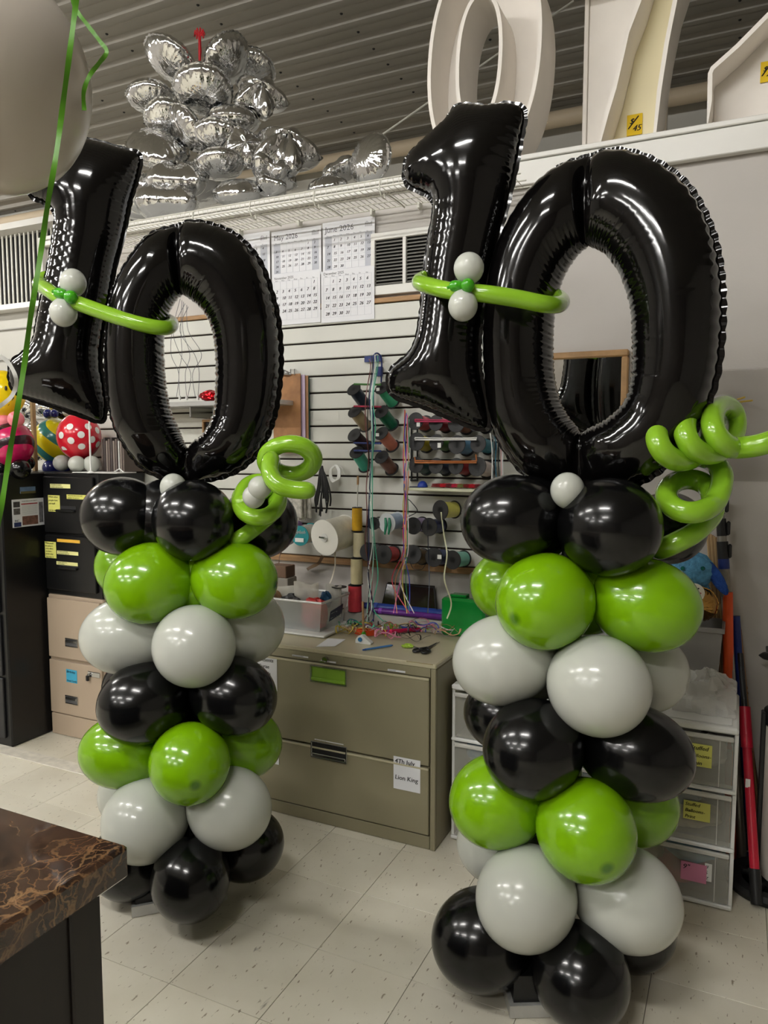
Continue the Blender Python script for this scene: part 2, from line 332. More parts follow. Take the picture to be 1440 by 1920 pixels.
def flange(pl, loop, ext, parent, h0=0.0):
    "thin scalloped seam flap round an outline (2-D loop)"
    L = np.array(loop); n = len(L); t = np.roll(L, -1, 0)-np.roll(L, 1, 0); t /= np.linalg.norm(t, axis=1)[:, None]+1e-9; nn = np.stack([t[:, 1], -t[:, 0]], 1)
    A = .5*np.sum(L[:, 0]*np.roll(L[:, 1], -1)-np.roll(L[:, 0], -1)*L[:, 1])
    if A < 0: nn = -nn
    s = np.cumsum(np.linalg.norm(np.roll(L, -1, 0)-L, axis=1)); e = ext*(.7+.3*np.abs(np.sin(s*math.pi/.037+1.3*np.sin(s*9))))
    wob = .0014*np.sin(s*2*math.pi/.021)
    mb = MB(); vs = []
    for i in range(n):
        a = L[i]-nn[i]*.006; b = L[i]+nn[i]*e[i]; vs += [pl.pt(a[0], a[1], .0012), pl.pt(b[0], b[1], wob[i]+.0006), pl.pt(b[0], b[1], wob[i]-.0006), pl.pt(a[0], a[1], -.0012)]
    fs = []
    for i in range(n):
        j = (i+1) % n
        for k in range(4): fs.append((i*4+k, i*4+(k+1) % 4, j*4+(k+1) % 4, j*4+k))
    return mb.add(vs, fs).build('seam', M_FOILB, parent)
def foil_zero(pl, pairs, depth, parent, seed=0):
    r0 = random.Random(seed)
    P = crom([tuple(pl.uv(*o))+tuple(pl.uv(*i)) for o, i in pairs], 24, True); N = len(P); M = 56; vs = []
    P = np.array(P); s = np.cumsum(np.linalg.norm(np.roll((P[:, :2]+P[:, 2:])/2, -1, 0)-(P[:, :2]+P[:, 2:])/2, axis=1))
    tot = s[-1]; topi = 0; boti = 9*24
    # irregular fold lines across the limbs
    folds = [(r0.uniform(0, tot), r0.uniform(.004, .009), r0.choice([-1, 1])) for _ in range(22)]
    for i in range(N):
        O, I = P[i, :2], P[i, 2:]; Mc = (O+I)/2; d = (O-I)/2; h = np.linalg.norm(d)
        dt = min(abs(i-topi), N-abs(i-topi))/24; db = abs(i-boti)/24
        pin = .42*math.exp(-(dt/.22)**2)+.42*math.exp(-(db/.22)**2)+.25*math.exp(-(dt/.9)**2)+.25*math.exp(-(db/.9)**2)
        D = min(depth, h*1.15)*(1-pin)
        for k in range(M):
            a = 2*math.pi*k/M; ca, sa = math.cos(a), math.sin(a)
            inn = math.exp(-((1+ca)/.30)**2); out = math.exp(-((1-ca)/.16)**2)
            wr = inn*(.0013*math.sin(s[i]*2*math.pi/.0165)+.0010*math.sin(s[i]*2*math.pi/.0271+2))+out*.0015*math.sin(s[i]*2*math.pi/.031)
            for f0, fw, sg in folds:
                if (sg < 0) == (ca < 0): wr -= .0024*math.exp(-((s[i]-f0)/.0035)**2)*(inn+.4*abs(ca))
            ph = (abs(ca)**.92)*(1 if ca > 0 else -1)
            pos = Mc+d*ph*(1-.0*pin); hh = D*(abs(sa)**.95)*(1 if sa > 0 else -1)
            g = 1+wr/max(h, .02); q = Mc+(pos-Mc)*g; vs.append(pl.pt(q[0], q[1], hh*g))
    fs = [(i*M+k, i*M+(k+1) % M, ((i+1) % N)*M+(k+1) % M, ((i+1) % N)*M+k) for i in range(N) for k in range(M)]
    o = MB().add(vs, fs).build('number_zero', M_FOILB, parent, True, 100); flange(pl, P[:, :2], .013, o)
    return o
def foil_one(pl, poly, parent, thick=1.0, seed=0):
    L = np.array(crom([pl.uv(*q) for q in poly], 6, True)); res = .0048
    x0, y0 = L.min(0)-3*res; x1, y1 = L.max(0)+3*res; nx, ny = int((x1-x0)/res)+2, int((y1-y0)/res)+2
    gx, gy = np.meshgrid(x0+np.arange(nx)*res, y0+np.arange(ny)*res, indexing='ij'); Pn = np.stack([gx.ravel(), gy.ravel()], 1)
    A = L; B = np.roll(L, -1, 0); cum = np.concatenate([[0], np.cumsum(np.linalg.norm(B-A, axis=1))[:-1]])
    ins = np.zeros(len(Pn), bool); best = np.full(len(Pn), 1e9); near = Pn.copy(); sa = np.zeros(len(Pn))
    for a, b, c in zip(A, B, cum):
        cond = ((a[1] > Pn[:, 1]) != (b[1] > Pn[:, 1])); xi = (b[0]-a[0])*(Pn[:, 1]-a[1])/((b[1]-a[1]) or 1e-12)+a[0]; ins ^= cond & (Pn[:, 0] < xi)
        ab = b-a; t = np.clip(((Pn-a)@ab)/(ab@ab+1e-12), 0, 1); q = a+t[:, None]*ab; d = np.linalg.norm(Pn-q, axis=1); m = d < best; best[m] = d[m]; near[m] = q[m]; sa[m] = c+t[m]*math.sqrt(ab@ab)
    ins = ins & (best > res*.35); G = ins.reshape(nx, ny); phi = np.zeros((nx, ny))
    for it in range(2600):
        n = .25*(np.roll(phi, 1, 0)+np.roll(phi, -1, 0)+np.roll(phi, 1, 1)+np.roll(phi, -1, 1)+res*res); phi = np.where(G, n, 0)
    H = np.sqrt(2*phi)*thick; dist = best.reshape(nx, ny); SA = sa.reshape(nx, ny)
    mod = .5+.5*np.sin(SA*7+seed)
    wr = (np.exp(-dist/.018)*.0024*np.sin(SA*2*np.pi/.0175)+np.exp(-dist/.04)*.0012*mod*np.sin(SA*2*np.pi/.033+1))
    H = np.where(G, np.maximum(H+wr, .001), 0)
    pos = np.where(G.ravel()[:, None], Pn, near); idf = -np.ones((nx, ny), int); idb = idf.copy(); vs = []; fs = []
    cellok = G[:-1, :-1] | G[1:, :-1] | G[:-1, 1:] | G[1:, 1:]
    used = np.zeros((nx, ny), bool)
    for a, b in ((0, 0), (1, 0), (0, 1), (1, 1)): used[a:nx-1+a, b:ny-1+b] |= cellok
    pos = pos.reshape(nx, ny, 2)
    for i, j in zip(*np.nonzero(used)):
        u, v = pos[i, j]; idf[i, j] = len(vs); vs.append(pl.pt(u, v, H[i, j]))
        if G[i, j]: idb[i, j] = len(vs); vs.append(pl.pt(u, v, -H[i, j]))
        else: idb[i, j] = idf[i, j]
    for i, j in zip(*np.nonzero(cellok)):
        fs.append((idf[i, j], idf[i+1, j], idf[i+1, j+1], idf[i, j+1])); fs.append((idb[i, j+1], idb[i+1, j+1], idb[i+1, j], idb[i, j]))
    o = MB().add(vs, fs).build('number_one', M_FOILB, parent, True, 100); flange(pl, L, .011, o)
    return o
def column(side, label, core_px, d0, rings, one, zero, rot1, rot0):
    base = at(core_px[0], 1600, d=d0); base.z = 0; C0 = base.copy(); t = thing('balloon_column', label, 'balloon column', C0)
    mats = {'k': M_BLACK, 'g': M_GREEN, 'w': M_WHITE}
    for (col, lst) in rings:
        for (x, y, rx, ry, dd, mirror) in lst:
            d = d0+dd; c = at(x, y, d=d); r = ry*d/F_PX; ax = Vector((c.x-C0.x, c.y-C0.y, 0)); ax.normalize(); tipd = ax+Vector((0, 0, random.uniform(-.25, .05)))
            s = rx*d/F_PX; c.z = max(c.z, min(r, s)*.97+.004)
            ball('balloon', c, min(r, s)*1.0, mats[col], t, tipd, max(r, s)*1.02)
            if mirror:
                c2 = Vector((2*C0.x-c.x, 2*C0.y-c.y, c.z)); ball('balloon', c2, min(r, s)*.98, mats[col], t, -tipd*1.0, max(r, s))
    # post and foot
    MB().cyl((C0.x, C0.y, .045), (C0.x, C0.y, 1.34), .013, n=16).build('pole', M_BPL, t)
    a_, b_ = (at(247, 1722, Z=0), at(427, 1688, Z=0)) if side == 'l' else (at(956, 1911, Z=0), at(1128, 1906, Z=0))
    u = (b_-a_); W_ = u.length; u.normalize(); v = Vector((-u.y, u.x, 0)); 
    def slab(x0, x1, y0, y1, z0, z1): return MB().prism([(x0, y0), (x1, y0), (x1, y1), (x0, y1)], lambda p, q, d: a_+u*p+v*q+Vector((0, 0, d)), z0, z1)
    slab(0, W_, 0, W_, .002, .036).build('base_plate', mat('foil_taped_board', (206, 206, 202), rough=.3, metal=.3, bump=.4, bscale=40, noise=.15), t, False)
    slab(.012, W_-.012, .012, W_-.012, .0365, .11).build('weight_box', M_BPL, t, False)
    return t, C0
K = 'k'
ringsL = [
 ('k', [(230, 968, 75, 74, -.07, 0), (363, 976, 78, 76, -.16, 1), (487, 980, 70, 68, .02, 0)]),
 ('g', [(283, 1093, 84, 76, -.13, 1), (440, 1087, 80, 74, -.12, 0), (240, 1062, 60, 60, .13, 0)]),
 ('w', [(364, 1211, 77, 77, -.18, 1), (238, 1192, 86, 72, -.05, 0), (453, 1172, 80, 74, .02, 0)]),
 ('k', [(272, 1317, 86, 76, -.12, 1), (438, 1304, 82, 73, -.11, 0), (262, 1290, 74, 66, .12, 0)]),
 ('g', [(356, 1431, 75, 77, -.18, 1), (236, 1408, 84, 69, -.05, 0), (450, 1393, 78, 68, .03, 0)]),
 ('w', [(273, 1537, 79, 78, -.12, 1), (430, 1514, 80, 75, -.11, 0), (250, 1490, 66, 62, .12, 0)]),
 ('k', [(357, 1648, 73, 79, -.17, 1), (246, 1612, 74, 72, -.03, 0), (460, 1583, 71, 66, .04, 0)])]
ringsR = [
 ('k', [(957, 974, 92, 84, -.08, 0), (1143, 988, 93, 95, -.17, 1), (1252, 990, 72, 68, .04, 0)]),
 ('g', [(1022, 1127, 95, 91, -.13, 1), (1210, 1134, 100, 88, -.12, 0), (950, 1098, 70, 66, .12, 0)]),
 ('w', [(1122, 1285, 97, 94, -.18, 1), (944, 1237, 94, 84, -.05, 0), (1208, 1260, 82, 76, .05, 0)]),
 ('k', [(1000, 1403, 97, 92, -.13, 1), (1191, 1410, 105, 88, -.12, 0), (945, 1340, 80, 68, .13, 0)]),
 ('g', [(1098, 1555, 92, 96, -.18, 1), (935, 1501, 92, 86, -.05, 0), (1190, 1510, 82, 75, .05, 0)]),
 ('w', [(987, 1682, 92, 99, -.14, 1), (1174, 1683, 100, 93, -.12, 0), (935, 1585, 80, 70, .12, 0)]),
 ('k', [(1088, 1828, 90, 96, -.18, 1), (905, 1760, 90, 95, -.04, 0), (1180, 1765, 84, 78, .06, 0)])]
cL, CL = column('l', 'left smaller-looking column of black, lime and white balloons topped with a black foil 10', (350, 0), 2.5, ringsL, None, None, 0, 0)
cR, CR = column('r', 'right nearest column of black, lime and white balloons topped with a black foil 10', (1050, 0), 2.1, ringsR, None, None, 0, 0)
zR = [((1103, 296), (1101, 462)), ((1040, 322), (1078, 478)), ((978, 385), (1052, 520)), ((932, 480), (1038, 575)), ((914, 590), (1034, 640)), ((912, 690), (1036, 700)), ((922, 775), (1046, 745)), ((950, 845), (1062, 778)), ((1005, 900), (1078, 798)),
      ((1092, 915), (1089, 812)), ((1180, 910), (1110, 800)), ((1250, 870), (1140, 784)), ((1305, 800), (1172, 752)), ((1340, 715), (1185, 705)), ((1353, 610), (1186, 640)), ((1350, 510), (1183, 580)), ((1330, 425), (1164, 520)), ((1288, 350), (1138, 480)), ((1225, 303), (1120, 467)), ((1160, 284), (1108, 462))]
zL = [((333, 426), (341, 553)), ((284, 442), (326, 565)), ((243, 490), (312, 592)), ((214, 550), (305, 630)), ((203, 620), (307, 690)), ((201, 690), (311, 730)), ((208, 760), (320, 772)), ((228, 820), (335, 806)), ((275, 880), (344, 828)),
      ((350, 900), (352, 840)), ((430, 888), (362, 828)), ((482, 848), (385, 808)), ((512, 785), (401, 770)), ((525, 700), (405, 700)), ((523, 620), (402, 640)), ((510, 555), (392, 603)), ((485, 490), (374, 575)), ((445, 445), (358, 562)), ((400, 424), (350, 556)), ((360, 418), (345, 553))]
oneR = [(977, 202), (983, 222), (976, 262), (968, 305), (950, 385), (934, 440), (914, 520), (902, 590), (897, 650), (899, 700), (910, 755), (914, 795), (900, 803), (850, 785), (795, 762), (745, 745), (731, 730), (730, 703), (742, 686), (768, 665), (783, 635), (791, 585), (797, 520), (806, 450), (815, 400), (812, 375), (796, 362), (770, 350), (760, 335), (762, 305), (775, 285), (805, 258), (838, 228), (852, 205), (872, 198), (915, 202), (950, 196)]
oneL = [(258, 288), (263, 303), (255, 340), (243, 380), (231, 440), (214, 505), (202, 570), (190, 640), (188, 685), (196, 735), (197, 772), (188, 790), (150, 778), (90, 758), (38, 740), (22, 722), (19, 700), (24, 678), (45, 662), (64, 640), (72, 600), (82, 550), (92, 500), (101, 450), (106, 415), (102, 395), (84, 380), (62, 370), (54, 358), (56, 338), (80, 318), (110, 292), (134, 270), (152, 264), (172, 264), (215, 276), (245, 284)]
p0R = Plane(1130, 620, 2.04, 12); p0L = Plane(360, 660, 2.44, 12)
foil_zero(p0R, zR, .118, cR, 3); foil_zero(p0L, zL, .108, cL, 5)
p1R = Plane(860, 500, 2.14, 14); p1L = Plane(150, 530, 2.55, 14)
foil_one(p1R, oneR, cR, 1.0, 1); foil_one(p1L, oneL, cL, 1.0, 2)
def hose(name, pts, r, parent, m, closed=False, taper=True, n=20):
    P = [at(x, y, d=d) for x, y, d in pts]; Q = crom([tuple(p) for p in P], 10, closed); N = len(Q); rr = []
    for i in range(N):
        u = min(i, N-1-i); rr.append(r*(1 if closed or not taper else min(1, math.sqrt(max(1-(1-u/6)**2, .02)) if u < 6 else 1)))
    return MB().tube([Vector(q) for q in Q], rr, n, closed=closed).build(name, m, parent, True, 80)
# waistbands, white bow bubbles and green knots
D = 2.04
hose('waistband', [(787, 528, D+.06), (805, 536, D-.03), (850, 546, D-.10), (910, 551, D-.135), (970, 560, D-.14), (1020, 570, D-.13), (1047, 571, D-.07), (1052, 563, D+.02), (1030, 552, D+.10), (960, 545, D+.15), (880, 535, D+.17), (815, 520, D+.13)], .0225, cR, M_GREEN2, True)
hose('twisted_bubble', [(845, 537, D-.135), (856, 536, D-.145), (866, 537, D-.14)], .014, cR, M_DKGREEN); 
ball('twisted_bubble', at(877, 535, d=D-.16), .0175, M_DKGREEN, cR); ball('bow_balloon', at(879, 503, d=D-.135), .0385, M_WHITE, cR, (0, 0, 1), .04); ball('bow_balloon', at(868, 573, d=D-.135), .0375, M_WHITE, cR, (0, 0, -1), .04)
MB().tube([at(843, 538, d=D-.14), at(838, 540, d=D-.14)], .004, 8).build('knot', M_DKGREEN, cR)
D = 2.46
hose('waistband', [(74, 532, D+.07), (88, 542, D-.02), (110, 556, D-.09), (150, 570, D-.12), (200, 588, D-.13), (260, 607, D-.13), (305, 615, D-.10), (321, 610, D-.02), (312, 600, D+.06), (250, 580, D+.15), (160, 545, D+.17), (95, 521, D+.13)], .0235, cL, M_GREEN2, True)
hose('twisted_bubble', [(105, 548, D-.12), (115, 551, D-.13), (124, 554, D-.125)], .017, cL, M_DKGREEN)
ball('twisted_bubble', at(133, 557, d=D-.145), .021, M_DKGREEN, cL); ball('bow_balloon', at(137, 530, d=D-.11), .0405, M_WHITE, cL, (0, 0, 1), .043); ball('bow_balloon', at(119, 586, d=D-.11), .042, M_WHITE, cL, (0, 0, -1), .0445)
MB().tube([at(102, 547, d=D-.13), at(98, 546, d=D-.13)], .005, 8).build('knot', M_DKGREEN, cL)
ball('small_balloon', at(325, 914, d=2.34), .041, M_WHITE, cL, (0, 0, 1), .044); ball('small_balloon', at(1064, 919, d=1.93), .0435, M_WHITE, cR, (0, 0, 1), .046)
D = 1.98
def arc(cx0, cy0, cx1, cy1, rx, ry, a0, a1, D_, amp, ph, n): return [(cx0+(cx1-cx0)*k/n+rx*math.cos(math.radians(a0+(a1-a0)*k/n)), cy0+(cy1-cy0)*k/n+ry*math.sin(math.radians(a0+(a1-a0)*k/n)), D_-amp*math.cos(math.radians(a0+(a1-a0)*k/n-ph))) for k in range(n+1)]
hose('spiral_balloon', [(1222, 1036, D+.04), (1262, 1020, D-.0), (1305, 996, D+.0), (1336, 962, D+.05)]+arc(1290, 935, 1300, 925, 46, 34, -10, -330, D+.0, .08, 90, 12)[0:]+[(1352, 912, D-.02), (1352, 884, D+.01), (1330, 862, D+.08)]+arc(1237, 830, 1383, 797, 34, 43, 20, -985, D-.01, .085, 150, 42)+[(1425, 834, D-.10), (1485, 814, D-.12)], .0285, cR, M_GREEN2)
ball('small_balloon', at(1228, 845, d=D+.10), .04, M_WHITE, cR); ball('small_balloon', at(1275, 850, d=D+.15), .04, M_WHITE, cR)
D = 2.36
hose('spiral_balloon', [(415, 1022, D+.06), (448, 1010, D+.0), (480, 988, D+.02)]+arc(482, 945, 490, 932, 36, 32, 20, -560, D-.0, .07, 90, 22)+[(525, 895, D+.02)]+arc(540, 862, 548, 860, 43, 29, 150, 900-10, D-.04, -.04, 90, 26)[:-1]+[(508, 862, D-.13), (506, 885, D-.17), (520, 908, D-.19), (550, 918, D-.19), (592, 920, D-.19)], .0262, cL, M_GREEN2)
ball('small_balloon', at(487, 914, d=D-.15), .0345, M_WHITE, cL); ball('small_balloon', at(476, 931, d=D-.13), .034, M_WHITE, cL)
# ================================================================ near balloon top left, green curling ribbon
nb = thing('large_white_balloon', 'huge pale white balloon cut off by the top left corner, nearest the camera', 'balloon', at(-38, 142, d=.95))
M_NB = mat('near_white_latex', (190, 182, 171), rough=.25, sss=.4, coat=.2)
ball('balloon_skin', at(-38, 142, d=.95), .133, M_NB, nb, (-.5, -.1, 1), .141, 64)
def ribbon(name, pts, w, m, label, cat='ribbon', group=None, n=8, thick=.0006, parent=None):
    Q = crom([tuple(p) for p in pts], n); mb = MB(); vs = []; N = len(Q)
    for i in range(N):
        p = Vector(Q[i]); t = Vector(Q[min(i+1, N-1)])-Vector(Q[max(i-1, 0)]); v = (p-Vector((0, 0, EYE))).normalized(); sd = t.cross(v)
        if sd.length < 1e-7: sd = Vector((1, 0, 0))
        sd.normalize(); nn = sd.cross(t).normalized(); a = .5*math.sin(i*.35); sd = (sd*math.cos(a)+nn*math.sin(a))*w/2; nn = nn*thick/2
        vs += [p-sd-nn, p+sd-nn, p+sd+nn, p-sd+nn]
    fs = [(i*4+k, i*4+(k+1) % 4, (i+1)*4+(k+1) % 4, (i+1)*4+k) for i in range(N-1) for k in range(4)]+[(0, 1, 2, 3), ((N-1)*4, (N-1)*4+1, (N-1)*4+2, (N-1)*4+3)]
    mb.add(vs, fs)
    if parent is not None: return mb.build(name, m, parent, True, 60)
    return solo(mb, name, m, label, cat, group)
M_GRIB = mat('lime_ribbon', (78, 134, 26), rough=.35)
ribbon('curling_ribbon', [at(x, y, d=.78) for x, y in [(150, -60), (143, 0), (133, 80), (120, 180), (106, 285), (90, 380), (74, 490), (58, 590), (46, 680), (32, 770), (18, 850), (5, 935), (-5, 990)]], .0055, M_GRIB, 'long straight lime ribbon hanging down the left edge, nearest the camera')
ribbon('curling_ribbon', [at(x, y, d=.8) for x, y in [(128, -40), (140, 12), (165, 48), (188, 78), (200, 97), (186, 118), (168, 142), (157, 172), (158, 207)]], .0045, M_GRIB, 'short kinked lime ribbon curl beside the big white balloon')
ribbon('curling_ribbon', [at(x, y, d=1.1) for x, y in [(-10, 662), (12, 676), (27, 700), (30, 722), (20, 745), (-5, 765)]], .006, M_WPL, 'white ribbon curl at the left edge over the smiley balloon')
# ================================================================ silver foil balloons
def foil_shape(name, px, py, Y, rx, ry, rot, label, kind='round', tilt=None, m=None, T_=.5, group=None):
    c = at(px, py, Y=Y); d = fwd(c); R = rx*d/F_PX; a = ry/rx; sgn = -1 if (px*7+py) % 2 else 1
    if tilt is None:
        c2 = max(0, min(1, (a*a-T_*T_)/(1-T_*T_))); tilt = math.degrees(math.acos(math.sqrt(c2)))*sgn
    v = (c-Vector((0, 0, EYE))).normalized(); ex = Rv.copy(); ey = v.cross(ex)*-1; ey = ex.cross(v).normalized(); nn = -v
    B = Matrix((ex, ey, nn)).transposed().to_4x4()
    W = Matrix.Translation(c) @ B @ Matrix.Rotation(math.radians(-rot), 4, 'Z') @ Matrix.Rotation(math.radians(tilt), 4, 'X')
    nT, nR = 96, 16; vs = []; fs = []; rr = random.Random(px*31+py); ph = rr.uniform(0, 6)
    def Rt(t):
        if kind == 'star': return .72+.28*max(0, math.cos(5*t/2*2))**1.0 if False else .64+.36*abs(math.cos(2.5*t))**2.2
        if kind == 'pillow': return min(1/max(abs(math.cos(t)), .001), 1/max(abs(math.sin(t)), .001), 1.22)*.82
        return 1+.012*math.cos(9*t+ph)
    for side in (1, -1):
        for i in range(nR+1):
            rho = math.sin(math.pi/2*i/nR)
            for k in range(nT):
                t = 2*math.pi*k/nT; r = Rt(t)*rho*R; h = T_*R*max(0, 1-rho**2.0)**.5*(Rt(t) if kind != 'round' else 1)
                if kind == 'star': h = T_*R*max(0, 1-rho**2)**.6*(.55+.45*Rt(t)**2)*1.15
                wv = (rho**3.5)*(.034*math.sin(22*t+ph)+.022*math.sin(35*t+2*ph)); h2 = side*h*(1+1.5*wv)+R*.35*wv*(1-rho**8)*.5; r2 = r*(1+.25*wv)
                vs.append(W @ Vector((r2*math.cos(t), r2*math.sin(t), h2)))
    n1 = (nR+1)*nT
    for sd in (0, 1):
        for i in range(nR):
            for k in range(nT):
                q = (sd*n1+i*nT+k, sd*n1+i*nT+(k+1) % nT, sd*n1+(i+1)*nT+(k+1) % nT, sd*n1+(i+1)*nT+k); fs.append(q if sd == 0 else q[::-1])
    mb = MB().add(vs, fs); fl = MB(); vv = []
    for k in range(nT):
        t = 2*math.pi*k/nT; wob = .01*math.sin(22*t+ph)*R
        for f_, z in ((.985, .0008), (1.05+.02*math.sin(30*t), wob+.0005), (1.05+.02*math.sin(30*t), wob-.0005), (.985, -.0008)): vv.append(W @ Vector((Rt(t)*R*f_*math.cos(t), Rt(t)*R*f_*math.sin(t), z)))
    fl.add(vv, [(k*4+j, k*4+(j+1) % 4, ((k+1) % nT)*4+(j+1) % 4, ((k+1) % nT)*4+j) for k in range(nT) for j in range(4)])
    t_ = thing(name, label, 'foil balloon', c, group); mb.build('foil_body', m or M_FOILS, t_, True, 100); fl.build('seam', m or M_FOILS, t_); return t_
PILE = 'silver foil balloons piled on top of the wall'
pile = [
 (320, 112, 3.42, 52, 36, 38, 'round', 'silver foil balloon at the pile top, left of the red ribbon'),
 (424, 112, 3.42, 50, 40, -50, 'round', 'silver foil balloon at the pile top, right of the red ribbon'),
 (380, 168, 3.30, 55, 45, 5, 'round', 'round silver foil balloon facing out just below the red ribbon'),
 (282, 182, 3.42, 45, 31, 5, 'round', 'silver foil balloon sticking out left, second row of the pile'),
 (487, 182, 3.45, 55, 38, 12, 'star', 'star-tipped silver balloon pointing right, second row of the pile'),
 (308, 220, 3.36, 38, 34, -10, 'round', 'silver balloon under the leftmost second-row one'),
 (352, 240, 3.30, 44, 26, 62, 'round', 'narrow upright silver balloon in the middle of the pile'),
 (436, 226, 3.38, 50, 27, 4, 'round', 'flat silver balloon right under the front round one'),
 (296, 279, 3.32, 58, 36, 8, 'round', 'large silver balloon at the left flank, third row up'),
 (408, 262, 3.34, 50, 38, 12, 'round', 'creased silver balloon at the centre of the pile'),
 (458, 275, 3.33, 40, 36, 30, 'pillow', 'crumpled silver balloon right of the pile centre'),
 (535, 284, 3.40, 68, 42, 10, 'star', 'biggest star-tipped silver balloon pointing right at mid height'),
 (412, 308, 3.28, 46, 30, 0, 'round', 'crumpled silver balloon low in the middle of the pile'),
 (330, 338, 3.30, 68, 29, 3, 'pillow', 'wide pointed silver balloon lying above the bottom left one'),
 (262, 362, 3.40, 36, 44, 60, 'round', 'silver balloon half hidden at the lower left edge of the pile'),
 (312, 382, 3.24, 70, 36, 2, 'pillow', 'pillow-like silver balloon at the bottom left resting on the wall cap'),
 (448, 362, 3.26, 50, 24, -3, 'round', 'flat silver balloon at the bottom middle on the wall cap'),
 (512, 322, 3.36, 50, 28, 30, 'star', 'silver star tip slanting down right, low in the pile'),
 (508, 352, 3.28, 34, 22, 15, 'pillow', 'small crumpled silver balloon at the bottom right of the pile'),
 (365, 345, 3.68, 60, 42, 0, 'round', 'dim silver balloon behind the bottom rows'),
 (470, 130, 3.62, 45, 38, 20, 'round', 'silver balloon peeking out behind the top right one'),
 (695, 300, 3.22, 47, 36, -62, 'round', 'lone upright silver balloon right of the pile'),
 (638, 322, 3.34, 40, 24, -28, 'pillow', 'grey flat silver balloon leaning between pile and lone one'),
 (615, 350, 3.22, 38, 14, -8, 'round', 'low silver balloon lying left of the lone upright one'),
 (196, 356, 3.46, 104, 92, 20, 'star', 'silver star balloon behind the top of the left number one')]
for x, y, Y, rx, ry, rot, kd, lb in pile: foil_shape('foil_balloon', x, y, Y, rx, ry, rot, lb, kd, group=PILE)
M_RED = mat('red_ribbon', (176, 22, 34), rough=.45)
rb = thing('red_ribbon', 'red ribbon tied upright at the top of the silver pile', 'ribbon', at(374, 125, Y=3.4))
MB().tube([at(374, 128, Y=3.4), at(375, 95, Y=3.4), at(374, 62, Y=3.4)], [.005, .009, .007], 8).build('ribbon_tail', M_RED, rb)
mb = MB()
for k in range(9): a = k*.7; mb.tube([at(374, 68, Y=3.4), at(374+9*math.cos(a), 60+8*math.sin(a), Y=3.4), at(374+9*math.cos(a)*1.1, 66+8*math.sin(a), Y=3.4)], .0045, 6)
mb.build('bow', M_RED, rb)
# thin slanting guy wire behind the foam digits
solo(MB().tube([at(712, 256, Y=3.9), at(1075, 2, Y=4.6)], .006, 8), 'guy_wire', M_WIRE, 'thin pale wire slanting up behind the foam zero', 'wire')
# ================================================================ foam digits on the wall top
def W2(Y): return lambda u, v, d: Vector((u, Y+d, v))
def foam(name, label, outer, inner, Yf, Yb, mface, loc):
    t = thing(name, label, 'foam digit', loc); wt = .016
    def inset(L, s):
        L = np.array(L); tt = np.roll(L, -1, 0)-np.roll(L, 1, 0); tt /= np.linalg.norm(tt, axis=1)[:, None]+1e-9; nn = np.stack([tt[:, 1], -tt[:, 0]], 1)
        A = .5*np.sum(L[:, 0]*np.roll(L[:, 1], -1)-np.roll(L[:, 0], -1)*L[:, 1])
        return L-nn*s*(1 if A > 0 else -1)
    def ring(A, B, Y0, Y1, nm, m):
        n = len(A); vs = [(p[0], Y0, p[1]) for p in A]+[(p[0], Y0, p[1]) for p in B]+[(p[0], Y1, p[1]) for p in A]+[(p[0], Y1, p[1]) for p in B]; fs = []
        for i in range(n):
            j = (i+1) % n; fs += [(i, j, n+j, n+i), (2*n+i, 3*n+i, 3*n+j, 2*n+j), (i, 2*n+i, 2*n+j, j), (n+i, n+j, 3*n+j, 3*n+i)]
        return MB().add(vs, fs).build(nm, m, t, True, 50)
    ring(outer, inset(outer, wt), Yf, Yb, 'side_wall', M_FOAM)
    if inner is not None:
        ring(inner, inset(inner, -wt), Yf, Yb, 'hole_wall', M_FOAM); ring(inset(outer, wt+.0005), inset(inner, -wt-.0005), Yb-.03, Yb-.005, 'face_panel', mface)
    else:
        I = inset(outer, wt+.0005); MB().prism([tuple(q) for q in I], W2(0), Yb-.03, Yb-.005).build('face_panel', mface, t, False)
    return t
Yf, Yb = 3.10, 3.34
def ell(cx, cy, a, b, tilt, n=72, e=2.2):
    L = []
    for k in range(n):
        t = 2*math.pi*k/n; c_, s_ = math.cos(t), math.sin(t); u = a*abs(c_)**(2/e)*(1 if c_ > 0 else -1); v = b*abs(s_)**(2/e)*(1 if s_ > 0 else -1)
        L.append((cx+u*math.cos(tilt)+v*math.sin(tilt), cy-u*math.sin(tilt)+v*math.cos(tilt)))
    return L
c = at(905, 105, Y=Yf); hz = (c.z-ZT-.003)/1.0
foam('foam_zero', 'tall white foam zero with sidewalls on the wall top, left of the price-tagged digits', ell(c.x, c.z, .245, hz, .05), ell(at(897, 150, Y=Yf).x, c.z-.01, .085, hz-.20, .04), Yf, Yb, M_FOAM, (c.x, Yf, ZT))
def pxl(L, Y): return [(at(x, y, Y=Y).x, at(x, y, Y=Y).z) for x, y in L]
sev = pxl([(1121, 268), (1133, 215), (1148, 165), (1162, 105), (1172, 60), (1195, 0), (1215, -70), (1238, -130)], Yf)
sev = [(u, max(v, ZT+.003)) for u, v in sev]
sr = pxl([(1330, -130), (1292, -70), (1270, 0), (1254, 80), (1240, 170), (1229, 262)], Yf); sr = [(u, max(v, ZT+.003)) for u, v in sr]; sr[-1] = (sr[-1][0], ZT+.003); sev[0] = (sev[0][0], ZT+.003)
x8, z8 = sev[-1]; top = [(x8-.42, z8+.0), (x8-.42, z8+.16), (sr[0][0]+.02, z8+.16), (sr[0][0]+.02, z8+.02)]
t7 = foam('foam_seven', 'yellowed foam seven with a price tag at its foot on the wall top', [tuple(p) for p in sev]+top+[tuple(p) for p in sr], None, Yf, Yb-.03, M_FOAMY, (sev[0][0], Yf, ZT))
